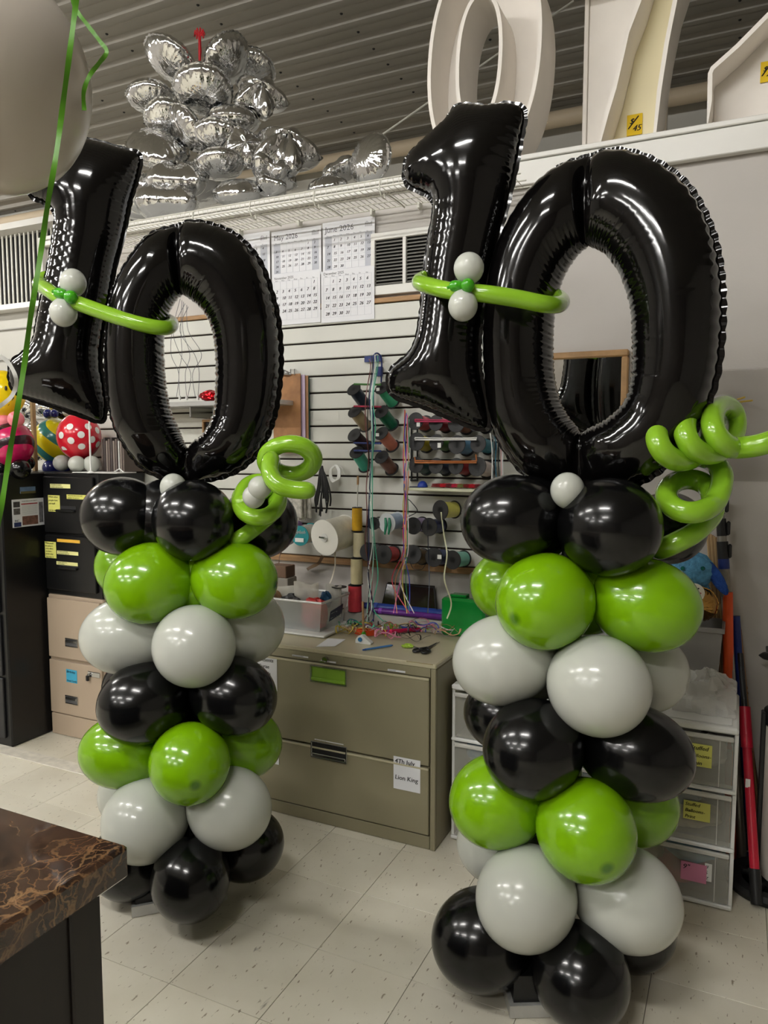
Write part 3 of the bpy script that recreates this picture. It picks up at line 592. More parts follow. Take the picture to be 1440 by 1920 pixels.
def price_tag(x, y, Yt, parent):
    a = at(x-15, y+22, Y=Yt); b = at(x+15, y-22, Y=Yt); o = box('price_tag', a.x, b.x, Yt-.003, Yt, a.z, b.z, mat('yellow_card', (226, 190, 22), rough=.7), parent, 0)
    mb = MB(); w_ = b.x-a.x; text(mb, '$', (a.x+w_*.15, Yt-.004, a.z+w_*.75), EX, EZ, w_*.5, .3, .05); text(mb, '45', (a.x+w_*.35, Yt-.004, a.z+w_*.25), EX, EZ, w_*.55, .3, .05)
    mb.tube([(a.x+w_*.1, Yt-.004, a.z+w_*.45), (b.x-w_*.25, Yt-.004, b.z-w_*.15)], .0025, 4)
    mb.build('lettering', M_INK, o, False); return o
price_tag(1190, 234, Yb-.034-.03, t7)
foot = pxl([(1325, 242), (1326, 190), (1327, 138), (1333, 125), (1380, 83), (1440, 22), (1520, -60)], Yf); foot = [(u, max(v, ZT+.003)) for u, v in foot]; foot[0] = (foot[0][0], ZT+.003)
xr = at(1640, 100, Y=Yf).x; foot += [(xr-.1, foot[-1][1]+.02), (xr, foot[-1][1]-.15), (xr-.05, 3.0), (xr+.05, ZT+.2), (xr+.05, ZT+.003)]
t2 = foam('foam_digit', 'white foam digit with a slanting top edge, cut off by the right edge', foot, None, Yf, Yb-.06, M_FOAM, (foot[0][0]+.3, Yf, ZT)); price_tag(1440, 134, Yb-.06-.034, t2)
a = at(1092, 272, Y=3.40); b = at(1200, 0, Y=3.40)
fb = thing('foam_board', 'plain white foam board standing behind the yellowed seven', 'board', (a.x+.15, 3.42, ZT)); box('board_panel', a.x+.018, b.x+.12, 3.40, 3.43, ZT+.003, 3.85, M_FOAM, fb); box('board_edge', a.x, a.x+.017, 3.385, 3.43, ZT+.003, 3.85, M_FOAM, fb)
# ================================================================ wire shelf under the wall cap
x0 = at(200, 470, Y=WY).x; x1 = at(1000, 350, Y=WY).x; zs = at(760, 389, Y=WY).z; Yn = 2.775
sh = thing('wire_shelf', 'white ventilated wire shelf running below the wall cap over the calendars', 'shelf', ((x0+x1)/2, WY-.02, zs))
mb = MB()
for k in range(int((x1-x0)/.0254)): x = x0+k*.0254; mb.tube([(x, WY-.024, zs), (x, Yn, zs), (x, Yn-.002, zs+.028)], .0014, 5)
tag(mb.build('cross_wires', M_WIRE, sh), None, None, kind='stuff')
for (y, z, r) in [(WY-.026, zs, .003), (WY-.11, zs-.003, .0028), (WY-.19, zs-.003, .0028), (Yn, zs, .003), (Yn, zs+.030, .0035)]: MB().cyl((x0, y, z), (x1, y, z), r, n=8).build('rail', M_WIRE, sh)
for px_ in (395, 500, 617, 737, 840):
    x = at(px_, 415, Y=2.9).x; MB().tube([Vector(q) for q in crom([(x, Yn, zs+.03), (x, Yn-.004, zs-.01), (x+.004, Yn+.01, zs-.034), (x+.006, Yn+.035, zs-.036), (x, Yn+.045, zs-.01), (x, WY-.1, zs-.006), (x, WY-.03, zs-.01)], 5)], .003, 8).build('hanger_loop', M_WIRE, sh)
for px_ in (455, 566, 702, 790):
    x = at(px_, 420, Y=WY).x; box('wall_clip', x-.006, x+.006, WY-.035, WY-.001, zs-.022, zs+.006, M_WIRE, sh, .002)
# ================================================================ calendars on the wall
cals = [
 ('June 2026', 605, 419, 703, 508, 1, 30, 1, 'printed June 2026 sheet, upper right of the calendars', 'JUNE'),
 ('May 2026', 509, 436, 603, 514, 5, 31, 1, 'printed May 2026 sheet left of the June one', 'MAY'),
 ('April 2026', 411, 447, 507, 524, 3, 30, 1, 'printed 2026 sheet partly behind the left zero, left of May', 'APR'),
 ('December 2025', 602, 510, 702, 598, 1, 31, 0, 'handwritten December 2025 sheet below June', 'DEC'),
 ('November 2025', 510, 519, 601, 604, 6, 30, 0, 'handwritten calendar sheet below May', 'NOV'),
 ('October 2025', 338, 538, 508, 610, 3, 31, 0, 'handwritten calendar sheet seen through the left zero', 'OCT')]
for ti, xa, ya, xb, yb, st, nd, pr, lb, _ in cals:
    Yc = WY-.004 if pr else WY-.021; a = at(xa, ya, Y=Yc); b = at(xb, yb, Y=Yc)
    if xb-xa > 120: a.x = b.x-.245
    t = thing('calendar', lb, 'calendar', ((a.x+b.x)/2, Yc, b.z), 'monthly calendar sheets')
    W_ = b.x-a.x; H_ = a.z-b.z; sheet = box('paper', a.x, b.x, Yc-.001, Yc, b.z, a.z, M_PAPER, t, 0)
    cw = W_*.9/7; ch = H_*(.62 if pr else .78)/5.6; gx = a.x+W_*.05; gz = a.z-H_*(.27 if pr else .12)
    mb = MB()
    for i in range(8): mb.box(gx+i*cw-.0003, gx+i*cw+.0003, Yc-.0016, Yc-.0012, gz-ch*5.6, gz, 0)
    for j in range(6): mb.box(gx, gx+7*cw, Yc-.0016, Yc-.0012, gz-j*ch*1.12-.0003, gz-j*ch*1.12+.0003, 0)
    mb.build('grid_lines', M_PAPERG, t, False)
    if pr:
        g = MB(); g.box(gx, gx+cw, Yc-.0012, Yc-.001, gz-ch*5.6, gz, 0); g.box(gx+6*cw, gx+7*cw, Yc-.0012, Yc-.001, gz-ch*5.6, gz, 0); g.build('weekend_shading', M_PAPERG, t, False)
    mb = MB(); text(mb, ti, (a.x+W_*.05, Yc-.0018, a.z-H_*(.19 if pr else .075)), EX, EZ, H_*(.155 if pr else .07)); mb.build('month_title', M_INKG if pr else M_INK, t, False)
    mb = MB()
    for d_ in range(1, nd+1):
        k = st+d_-1; r_, c_ = divmod(k, 7); text(mb, str(d_), (gx+c_*cw+cw*.25, Yc-.0018, gz-(r_+.75)*ch*(1.12 if nd+st <= 35 else .95)), EX, EZ, ch*.62, .25, .06)
    mb.build('dates', M_INK, t, False)
    mb = MB()
    for i, dd in enumerate(['Sun', 'Mon', 'Tue', 'Wed', 'Thu', 'Fri', 'Sat']): text(mb, dd, (gx+i*cw+cw*.2, Yc-.0018, gz+.001), EX, EZ, ch*.28)
    mb.build('weekday_names', M_INKG, t, False)
    if pr:
        mb = MB()
        for q in range(7): mb.box(b.x-W_*.18+q*W_*.02, b.x-W_*.173+q*W_*.02, Yc-.0016, Yc-.0012, a.z-H_*.17, a.z-H_*(.09-.02*math.sin(q*1.1)), 0)
        mb.build('corner_motif', M_INKG, t, False)
# ================================================================ vent grille
a = at(705, 447, Y=WY); b = at(850, 538, Y=WY); a.z = at(720, 450, Y=WY).z; b.z = at(720, 536, Y=WY).z
vt = thing('vent_grille', 'white double-bay louvred return air grille right of the calendars', 'vent', ((a.x+b.x)/2, WY, b.z-.03))
xs = at(760, 490, Y=WY).x; XE = b.x+.06; mb = MB()
for (u0, u1, v0, v1) in [(a.x-.02, XE, a.z, a.z+.03), (a.x-.02, XE, b.z-.04, b.z), (a.x-.02, a.x, b.z, a.z), (xs-.008, xs+.008, b.z, a.z), (XE-.02, XE, b.z, a.z)]: mb.box(u0, u1, WY-.014, WY+.011, v0, v1, .002)
mb.build('frame', M_BEAM, vt, False); box('duct_shade_sheet', a.x-.01, XE-.005, WY+.004, WY+.0105, b.z-.005, a.z+.005, M_DARK, vt, 0)  # near-black sheet behind the blades paints the shade inside the duct
for (u0, u1) in ((a.x, xs-.008), (xs+.008, XE-.02)):
    for k in range(13):
        z = b.z+.008+k*(a.z-b.z-.012)/12.6; MB().add([(u0, WY-.010, z-.003), (u1, WY-.010, z-.003), (u1, WY+.004, z+.006), (u0, WY+.004, z+.006), (u0, WY-.010, z-.0045), (u1, WY-.010, z-.0045), (u1, WY+.004, z+.0045), (u0, WY+.004, z+.0045)], [(0, 1, 2, 3), (7, 6, 5, 4), (0, 4, 5, 1), (2, 6, 7, 3)]).build('louvre_blade', mat('grey_louvre', (120, 118, 112), rough=.5), vt, False)
# ================================================================ mirror on the right wall
a = at(1180, 655, Y=WY); bz = at(1180, 900, Y=WY).z; lx = at(985, 655, Y=WY).x; Ym = WY+.011
mr = thing('mirror', 'rectangular mirror in a thin tan wood frame, seen through the right zero', 'mirror', ((a.x+lx)/2, Ym, bz))
M_FR = mat('tan_wood_frame', (178, 140, 96), rough=.45, noise=.2, nscale=20)
fw = .026
for nm, (u0, u1, v0, v1) in (('frame_rail', (lx, a.x, a.z-fw, a.z)), ('frame_rail', (lx, a.x, bz, bz+fw)), ('frame_stile', (lx, lx+fw, bz+fw+.001, a.z-fw-.001)), ('frame_stile', (a.x-fw, a.x, bz+fw+.001, a.z-fw-.001))): box(nm, u0, u1, Ym-.028, Ym-.001, v0, v1, M_FR, mr, .005)
box('mirror_glass', lx+fw, a.x-fw, Ym-.014, Ym-.003, bz+fw, a.z-fw, mat('mirror_silver', (225, 228, 226), rough=.01, metal=1), mr, 0)
# plastic film on the wall at the right edge, with two twigs
a = at(1338, 694, Y=Ym); b = at(1560, 905, Y=Ym); mb = MB(); n = 26; vs = []
for i in range(n+1):
    for j in range(n+1):
        vs.append((a.x+(b.x-a.x)*i/n, Ym-.006-.004*abs(math.sin(i*1.3+j*.7)*math.sin(j*.9-i*.4)), a.z+(b.z-a.z)*j/n))
mb.add(vs, [(i*(n+1)+j, (i+1)*(n+1)+j, (i+1)*(n+1)+j+1, i*(n+1)+j+1) for i in range(n) for j in range(n)])
solo(mb, 'plastic_film', mat('greyish_film', (160, 152, 144), rough=.22, alpha=.4, noise=.15, nscale=9, bump=.4, bscale=30), 'crinkled translucent plastic film taped to the wall at the right edge', 'plastic film')
tw = thing('wooden_peg', 'two thin yellowish twigs sticking out of the wall by the lime spiral', 'sticks', at(1380, 748, Y=Ym)); M_TWIG = mat('yellow_twig', (176, 148, 60), rough=.6)
MB().tube([at(1372, 752, Y=Ym-.002), at(1396, 745, Y=Ym-.08)], .0035, 8).build('twig', M_TWIG, tw); MB().tube([at(1374, 755, Y=Ym-.002), at(1410, 751, Y=Ym-.09)], .0035, 8).build('twig', M_TWIG, tw)
# ================================================================ lateral filing cabinet
CY = 2.485; CXR = -.97; CXL = -2.08; CYB = 3.03; CZT = .712
cab = thing('lateral_filing_cabinet', 'wide putty two-drawer lateral filing cabinet covered with ribbon clutter', 'cabinet', ((CXL+CXR)/2, (CY+CYB)/2, 0))
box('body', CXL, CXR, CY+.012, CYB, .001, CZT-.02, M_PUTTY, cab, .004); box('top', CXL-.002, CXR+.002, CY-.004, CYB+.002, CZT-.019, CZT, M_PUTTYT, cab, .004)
box('top_rail', CXL+.022, CXR-.022, CY-.001, CY+.0115, CZT-.052, CZT-.0195, M_PUTTY, cab, .001)
box('post', CXR-.02, CXR, CY-.002, CY+.0115, .001, CZT-.0195, M_PUTTY, cab, .002); box('post', CXL, CXL+.02, CY-.002, CY+.0115, .001, CZT-.0195, M_PUTTY, cab, .002)
box('plinth', CXL+.022, CXR-.022, CY, CY+.0115, .002, .052, M_PUTTY, cab, .001)
zsp = at(700, 1418, Y=CY).z
def lat_drawer(z0, z1, lime):
    d = box('drawer_front', CXL+.025, CXR-.025, CY-.006, CY+.011, z0, z1, M_PUTTY, cab, .003)
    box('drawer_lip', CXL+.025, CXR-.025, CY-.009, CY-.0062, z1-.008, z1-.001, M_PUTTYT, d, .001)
    xa = at(586, 1250, Y=CY).x; xb = at(649, 1262, Y=CY).x; zt_ = (at(617, 1253, Y=CY).z if lime else at(617, 1396, Y=CY).z); zb_ = zt_-.055
    f = MB(); 
    for u0, u1, v0, v1 in ((xa-.006, xb+.006, zt_, zt_+.006), (xa-.006, xb+.006, zb_-.006, zb_), (xa-.006, xa, zb_, zt_), (xb, xb+.006, zb_, zt_)): f.box(u0, u1, CY-.011, CY-.0062, v0, v1, .001)
    f.build('handle_frame', M_CHROME, d, False)
    box('handle_cup', xa, xb, CY-.0075, CY-.0063, zb_, zt_, mat('lime_card', (120, 160, 40), rough=.5) if lime else M_DARK, d, 0)
    box('handle_lip', xa, xb, CY-.013, CY-.0076, zb_+.002, zb_+.014, mat('lime_card', (120, 160, 40)) if lime else M_CHROME, d, .002)
lat_drawer(zsp+.004, CZT-.055, True); lat_drawer(.058, zsp-.003, False)
# lock, tape labels with printed words
pk = at(612, 1224, Y=CY); lk = MB().cyl((pk.x, CY-.002, CZT-.036), (pk.x, CY-.016, CZT-.036), .011, n=20); lk.box(pk.x-.02, pk.x+.004, CY-.02, CY-.016, CZT-.046, CZT-.040, .001); lk.build('lock', M_CHROME, cab)
def label_strip(xa, ya, xb, yb, s, Y, parent, m=None, slant=0, mi=None, nm='label_strip'):
    a = at(xa, ya, Y=Y); b = at(xb, yb, Y=Y); o = box(nm, a.x, b.x, Y-.0008, Y, b.z, a.z, m or M_PAPER, parent, 0); L = s.split('\n'); h = (a.z-b.z)/len(L); mb = MB()
    for i, t_ in enumerate(L):
        if not t_: continue
        vs, _ = tgeo(t_); wd = max(v[0] for v in vs) if vs else 1; sz = min(h*.78, (b.x-a.x)*.9/wd); text(mb, t_, (a.x+(b.x-a.x)*.05, Y-.0014, a.z-(i+.78)*h), EX, EZ, sz, slant, .03)
    mb.build('lettering', mi or M_INK, o, False); return o
label_strip(548, 1227, 578, 1234, 'BALLOON EQUIPMENT', CY-.0064, cab); label_strip(602, 1237, 630, 1244, 'SERVICE VALUE', CY-.0064, cab); label_strip(727, 1254, 760, 1262, 'STATIONERY', CY-.0064, cab); label_strip(590, 1385, 644, 1397, 'VEHICLE & EQUIPMENT INFORMATION', CY-.0064, cab)
label_strip(762, 1239, 812, 1252, '##  ###', CY-.0024, cab, mat('brown_tape', (134, 120, 84), rough=.6), 0, mat('brown_print', (92, 78, 50)), 'patterned_sticker')
tag(recenter(label_strip(738, 1417, 788, 1488, '4Th July\n\nLion King\n', CY-.0068, None, None, .1)), 'white note reading 4th July taped to the lower right drawer', 'note')
tag(recenter(label_strip(482, 1228, 520, 1296, 'Presents\nCurae\nFronds\nand Pal\n', CY-.0068, None, None, .1)), 'white handwritten list taped at the upper left of the filing cabinet', 'note')
tag(recenter(label_strip(478, 1398, 523, 1434, '\nLunch\n', CY-.0068, None, None, .1)), 'white note taped low at the left of the filing cabinet', 'note')
# ================================================================ ribbon spools on the slatwall
SPN = {}
def spool(a, b, R, rgb, label, group, rib=None, fl=(30, 30, 31), open_=True, nm='ribbon_spool', sheen=.35, disc=None, Rb=None, full=.78):
    a = Vector(a); b = Vector(b); ax = (b-a); L = ax.length; ax.normalize(); M = Matrix.Translation(a) @ ax.to_track_quat('Z', 'Y').to_matrix().to_4x4()
    t = thing(nm, label, 'ribbon spool', a, group); Rb = Rb or R
    mf = disc or mat('spool_%d_%d_%d' % fl, fl, rough=.5); rc = R*.34; h = .0028
    fr = MB().lathe([(rc, 0), (R-.001, 0), (R, .001), (R, h), (rc, h), (rc, 0)] if open_ else [(0, 0), (R-.001, 0), (R, .001), (R, h), (0, h)], M, 32).build('flange', mf, t)
    MB().lathe([(rc, h), (Rb-.001, h), (Rb, h+.001), (Rb, 2*h), (0, 2*h)], M @ Matrix.Translation((0, 0, L-2*h)), 32).build('flange', mf, t)
    mr = mat('ribbon_%d_%d_%d' % rgb, rgb, rough=sheen, noise=.12, nscale=30, bump=.5, bscale=90, aniso=(1, 1, 1), bdist=.002)
    MB().lathe([(rc*1.05, h+.0002), (R*full, h+.0003), (R*(full+.03), L*.3), (R*(full+.02), L*.7), (R*full, L-h-.0003), (rc*1.05, L-h-.0002)], M, 28).build('wound_ribbon', mr, t)
    MB().lathe([(rc*.98, L*.02), (rc*.98, L*.97)], M, 20).build('core', M_DARK, t)
    return t
def stick(px_, py_, Y, w_, h_, parent): a = at(px_, py_, Y=Y); box('price_sticker', a.x-w_/2, a.x+w_/2, Y-.001, Y, a.z-h_/2, a.z+h_/2, M_WPL, parent, 0)
def c1(x, y): return (500+x/3.13, 640+y/3.13)
def c2(x, y): return (500+x/3.13, 880+y/3.13)
G1 = 'spools on the blue peg rack'
for (fx, fy, bx, by, rgb, lb) in [
 (510, 280, 578, 372, (34, 44, 62), 'slate navy ribbon spool, top left of the blue peg rack'), (515, 410, 585, 500, (168, 150, 118), 'tan ribbon spool, second down on the left of the blue rack'),
 (512, 548, 585, 620, (52, 36, 40), 'dark plum ribbon spool, third down on the left of the blue rack'), (527, 650, 580, 738, (66, 172, 148), 'teal ribbon spool, bottom left of the blue peg rack'),
 (675, 272, 742, 362, (70, 176, 134), 'mint green ribbon spool, top right of the blue rack'), (672, 412, 738, 492, (24, 104, 78), 'dark green ribbon spool, second down on the right of the blue rack'),
 (672, 538, 740, 616, (202, 124, 104), 'salmon ribbon spool with a white sticker on the blue rack'), (673, 678, 735, 752, (112, 74, 62), 'brown ribbon spool, bottom right of the blue peg rack')]:
    t = spool(at(*c1(fx, fy), Y=2.90), at(*c1(bx, by), Y=2.985), .0335, rgb, lb, G1)
    if 'sticker' in lb or 'mint' in lb: stick(*c1(fx-22, fy+10), 2.893, .016, .014, t)
rk = thing('peg_rack', 'blue wire peg rack hooked on the slatwall carrying eight spools', 'rack', at(*c1(640, 640), Y=WY-.03)); M_BLU = mat('blue_coated_wire', (26, 44, 104), rough=.4)
def wire(L, r, nm, m, par, n=8): return MB().tube([Vector(q) for q in crom([tuple(at(*c1(x, y), Y=Y)) for x, y, Y in L], 5)], r, n).build(nm, m, par)
wire([(672, 240, 3.02), (674, 110, 3.01), (655, 72, 2.99), (632, 80, 2.97), (628, 140, 2.97), (624, 640, 2.99)], .0035, 'hook_wire', M_BLU, rk)
a = at(*c1(575, 88), Y=3.02); b = at(*c1(675, 118), Y=3.02); box('cross_plate', a.x, b.x, 3.015, 3.022, b.z, a.z, M_BLU, rk)
a = at(*c1(648, 150), Y=3.02); b = at(*c1(680, 205), Y=3.02); box('latch_plate', a.x, b.x, 3.01, 3.026, b.z, a.z, M_BLU, rk)
for y, m, nm in ((255, mat('green_tie', (60, 110, 48)), 'tie_bar'), (385, mat('crimson_tie', (150, 30, 60)), 'tie_bar'), (600, M_BLU, 'cross_bar'), (645, M_BLU, 'cross_bar')): wire([(512, y-4, 2.885), (590, y-2, 2.885), (672, y-1, 2.885)], .0042, nm, m, rk)
G2 = 'spools on the white wire rack'
for i, (fx, fy, R, rgb, lb) in enumerate([
 (872, 468, .040, (190, 72, 84), 'coral pink ribbon spool with a sticker, top row left of the black spool rack'), (992, 478, .036, (136, 32, 42), 'crimson ribbon spool second in the top row under the foil one'), (1112, 480, .042, (150, 88, 56), 'copper brown ribbon spool third in the top row under the foil one'), (1225, 480, .036, (90, 70, 60), 'dark ribbon spool at the right end of the top row'),
 (878, 588, .042, (196, 180, 50), 'mustard yellow ribbon spool at the left of the middle row'), (995, 592, .036, (70, 118, 42), 'green ribbon spool with a sticker, second in the middle row'), (1115, 606, .042, (120, 168, 204), 'light blue ribbon spool, third in the middle row'), (1240, 602, .038, (36, 120, 140), 'teal blue ribbon spool at the right of the middle row'),
 (876, 725, .038, (24, 62, 66), 'deep teal ribbon spool at the left of the bottom row'), (992, 730, .036, (30, 48, 74), 'navy ribbon spool second in the bottom row'), (1110, 732, .037, (158, 22, 36), 'red ribbon spool third in the bottom row'), (1235, 735, .043, (214, 202, 198), 'pale pinkish white ribbon spool at the right of the bottom row')]):
    A = at(*c1(fx, fy), Y=2.90); Bp = at(*c1(fx+62, fy+17), Y=2.992); t = spool(A, Bp, R*.93, rgb, lb, 'spools on the black spool rack')
    if 'sticker' in lb: stick(*c1(fx+18, fy+18), 2.893, .015, .02, t)
rk = thing('spool_rack', 'black wire rack holding three rows of ribbon spools', 'rack', at(*c1(860, 800), Y=WY-.03))
for x in (850, 884): wire([(x, 430, 3.02), (x, 620, 3.02), (x, 815, 3.02)], .004, 'upright', M_BPL, rk)
wire([(845, 815, 3.02), (888, 815, 3.02)], .005, 'foot', M_BPL, rk)
for y, m in ((470, mat('pink_bar', (170, 40, 80))), (577, M_WPL), (712, mat('copper_wire', (196, 122, 72), rough=.3, metal=.5))):
    wire([(870, y, 2.89), (990, y+1, 2.89), (1110, y, 2.89), (1232, y, 2.89)], .0035, 'front_bar', m, rk); wire([(870, y-12, 2.885), (990, y-9, 2.885), (1110, y-8, 2.885), (1232, y-10, 2.885)], .0025, 'front_bar', m, rk)
    wire([(868, y-34 if y > 700 else y-10, 2.885), (872, y-4, 2.887)], .003, 'bar_end', m, rk); wire([(1228, y-48 if y > 700 else y-12, 2.885), (1232, y-8, 2.887)], .003, 'bar_end', m, rk)
G3 = 'spools on the lower slatwall pegs'
for (fx, fy, bx, by, R, rgb, fl, lb) in [
 (1018, 240, 1102, 236, .045, (196, 190, 96), (26, 26, 27), 'pale yellow ribbon on a black spool, alone above the navy ones'),
 (860, 332, 915, 322, .0395, (150, 134, 170), (26, 26, 27), 'lilac ribbon spool below the black rack, left of the navy one'),
 (953, 338, 1018, 330, .041, (36, 42, 82), (26, 26, 27), 'navy ribbon spool right of the lilac one'),
 (705, 316, 772, 300, .046, (150, 168, 190), (196, 200, 202), 'pale blue ribbon on a white spool with green clips'),
 (628, 318, 660, 312, .030, (40, 40, 44), (26, 26, 27), 'small black ribbon spool left of the pale blue one'),
 (595, 486, 640, 478, .042, (120, 124, 126), (36, 36, 38), 'nearly empty grey spool at the left of the lowest row'),
 (685, 500, 745, 496, .0445, (176, 44, 50), (26, 26, 27), 'red ribbon spool in the lowest row'),
 (857, 500, 915, 512, .0435, (96, 76, 48), (26, 26, 27), 'bronze ribbon spool in the lowest row'),
 (980, 516, 1038, 514, .0435, (38, 48, 98), (26, 26, 27), 'royal navy ribbon spool with a white scrap in the lowest row'),
 (1090, 532, 1158, 524, .0425, (112, 178, 160), (26, 26, 27), 'aqua ribbon spool at the right end of the lowest row')]:
    t = spool(at(*c2(fx, fy), Y=2.90), at(*c2(bx, by), Y=2.99), R*.94, rgb, lb, G3, fl=fl, Rb=R*.86)
    MB().cyl(at(*c2(bx, by), Y=2.99)+Vector((0, -.09, .001)), at(*c2(bx, by), Y=WY-.019), .003, n=8).build('peg', M_CHROME, t)
    if 'scrap' in lb: stick(*c2(fx+34, fy-2), 2.892, .018, .018, t)
    if 'green clips' in lb:
        for dx in (-8, 14): MB().tube([at(*c2(fx+dx, fy-30), Y=2.885), at(*c2(fx+dx+4, fy+10), Y=2.875), at(*c2(fx+dx-4, fy+66), Y=2.88)], [.005, .007, .004], 8).build('clip', mat('green_clip', (30, 116, 84), rough=.4), t)
# rolls on the left of that row
MW = mat('cream_ribbon', (226, 222, 206), rough=.5)
t = spool(at(*c2(338, 402), Y=2.84), at(*c2(468, 362), Y=2.985), .084*.96, (226, 222, 206), 'big white ribbon roll on a peg, the largest roll on the wall', 'rolls left of the spools', fl=(232, 230, 222), open_=False, Rb=.076, full=.9)
MB().tube([at(*c2(338, 402), Y=2.838), at(*c2(336, 402), Y=2.82), at(*c2(308, 398), Y=2.815)], .0045, 8).build('peg_end', M_CHROME, t); MB().lathe([(0, 0), (.018, 0), (.018, .003), (0, .004)], Matrix.Translation(at(*c2(338, 402), Y=2.836)) @ Matrix.Rotation(math.pi/2, 4, 'X'), 20).build('hub', M_WPL, t)
t = spool(at(*c2(195, 390), Y=2.86), at(*c2(262, 372), Y=2.96), .046, (198, 196, 188), 'white ribbon roll with a teal printed end next to the biggest roll', 'rolls left of the spools', fl=(24, 134, 140), open_=False, full=.9)
mb = MB(); p = at(*c2(165, 375), Y=2.857); text(mb, 'Splash', p, EX, EZ, .022, .3, .04); mb.build('lettering', M_WPL, t, False); stick(*c2(192, 415), 2.857, .045, .018, t)
t = spool(at(*c2(62, 405), Y=2.86), at(*c2(120, 385), Y=2.94), .048, (190, 190, 196), 'grey ribbon roll with a navy printed end, leftmost of the rolls', 'rolls left of the spools', fl=(28, 30, 84), open_=False, full=.95)
mb = MB(); p = at(*c2(72, 430), Y=2.857); text(mb, '110', p, (0, 0, 1), (-1, 0, 0), .026, 0, .05); mb.build('lettering', M_WPL, t, False)
t = spool(at(*c2(140, 358), Y=2.95), at(*c2(168, 352), Y=3.01), .046, (148, 104, 172), 'purple ribbon roll between the navy and teal ended ones', 'rolls left of the spools', fl=(120, 84, 140), open_=False, full=.98)
# upright spools on a vertical rod
rod = thing('spool_rod', 'thin upright rod with stacked ribbon spools left of the hanging ribbons', 'rod', at(*c2(531, 830), Y=2.93))
MB().tube([at(*c2(535, 40), Y=2.93), at(*c2(531, 230), Y=2.93)], .0028, 8).build('rod', M_WIRE, rod); MB().tube([at(*c2(536, 40), Y=2.93), at(*c2(535, 90), Y=2.93)], .005, 8).build('cap', M_WOOD, rod)
for (x, y0_, y1_, r, rgb, lb, sh_) in [(531, 222, 362, .0235, (206, 160, 40), 'glittery gold foil ribbon spool, top of the upright stack', .15), (541, 366, 516, .0255, (206, 196, 160), 'cream ribbon cone below the gold spool', .5), (528, 520, 674, .027, (204, 192, 150), 'straw coloured ribbon cone above the red one', .5), (518, 678, 834, .031, (214, 66, 78), 'shiny coral red ribbon cone at the foot of the upright stack', .25)]:
    A = at(*c2(x, y0_), Y=2.93); Bp = at(*c2(x, y1_), Y=2.93); Bp.x = A.x; Bp.y = A.y; spool(Bp, A, r*1.08, rgb, lb, 'upright ribbon stack', open_=False, sheen=sh_, full=.9, Rb=r*.98)
spool(at(*c2(425, 818), Y=2.86), at(*c2(425, 688), Y=2.86), .022, (16, 16, 17), 'empty black spool standing behind the clear bin', None, open_=False, full=.5, Rb=.034)
# ================================================================ hanging ribbons
def strand(L, w_, rgb, lb, grp, Y=2.88): 
    ribbon('ribbon_strand', [at(x, y, Y=(q[0] if q else Y)) for x, y, *q in L], w_, mat('strand_%d_%d_%d' % rgb, rgb, rough=.4), lb, 'ribbon', grp, 6)
ZC = .72
r5 = random.Random(5)
for i, (rgb, nm) in enumerate([((222, 226, 220), 'white'), ((70, 160, 130), 'teal green'), ((28, 26, 28), 'black'), ((150, 196, 178), 'pale mint'), ((110, 62, 60), 'brown'), ((24, 34, 80), 'navy')]):
    x = [700, 706, 696, 703, 693, 699][i]; L = [(x+3-i, 665+i*2, 2.965), (x+2, 690, 2.90)]
    for k in range(1, 9): L.append((x-5+r5.uniform(-3.5, 3.5)+(k > 6)*r5.uniform(-10, 10), 690+k*56, 2.86))
    L.append((x+r5.uniform(-14, 14), 1165, 2.80)); strand(L, .0045, rgb, nm+' ribbon strand in the bundle hanging from the blue rack', 'ribbons hanging from the blue rack')
for i, (rgb, nm) in enumerate([((196, 60, 80), 'pink red'), ((206, 190, 80), 'yellow'), ((60, 70, 170), 'violet blue'), ((200, 96, 150), 'magenta'), ((190, 120, 80), 'orange'), ((40, 120, 70), 'green'), ((214, 200, 206), 'pale pink')]):
    x = 763+(i-3)*1.3; L = [(x, 768+i*3, 2.90)]
    for k in range(1, 7): L.append((x+r5.uniform(-3, 3)-k*.6, 768+k*45, 2.87))
    L += [(x-8+r5.uniform(-18, 14), 1090, 2.84), (x-10+r5.uniform(-22, 22), 1150, 2.80)]; strand(L, .004, rgb, nm+' ribbon strand in the bundle left of the black rack', 'ribbons hanging by the black rack')
for i, (rgb, nm) in enumerate([((226, 226, 222), 'white'), ((96, 104, 106), 'grey'), ((40, 92, 112), 'blue'), ((22, 22, 24), 'black'), ((196, 160, 160), 'rosy'), ((200, 204, 204), 'silver')]):
    x = 922+i*4.2; L = [(x-3, 812+i*3, 2.95), (x, 835, 2.92), (x+r5.uniform(-3, 3), 865, 2.92), (x-1+r5.uniform(-5, 5), 905, 2.92)]; strand(L, .005, rgb, nm+' ribbon strand in the short bunch right of the black rack', 'short ribbons right of the black rack')
strand([(827, 960, 2.895), (832, 1000, 2.89), (838, 1040, 2.86), (833, 1085, 2.84), (846, 1130, 2.80), (838, 1160, 2.76)], .006, (206, 206, 170), 'pale yellow ribbon strand hanging from the lone yellow spool', None)
strand([(802, 975, 2.90), (803, 1030, 2.9), (805, 1090, 2.87), (802, 1150, 2.82)], .004, (30, 34, 50), 'dark ribbon strand hanging from the navy spool', None)
strand([(762, 800, 2.895), (760, 870, 2.89), (758, 925, 2.89), (770, 940, 2.87), (782, 955, 2.87), (779, 962, 2.87), (762, 970, 2.88)], .004, (26, 26, 28), 'short kinked black ribbon left of the pale yellow spool', None)
strand([(768, 1052, 2.885), (775, 1066, 2.88), (790, 1068, 2.88), (798, 1058, 2.885)], .003, (26, 26, 28), 'black ribbon loop sagging under the bronze spool', None)
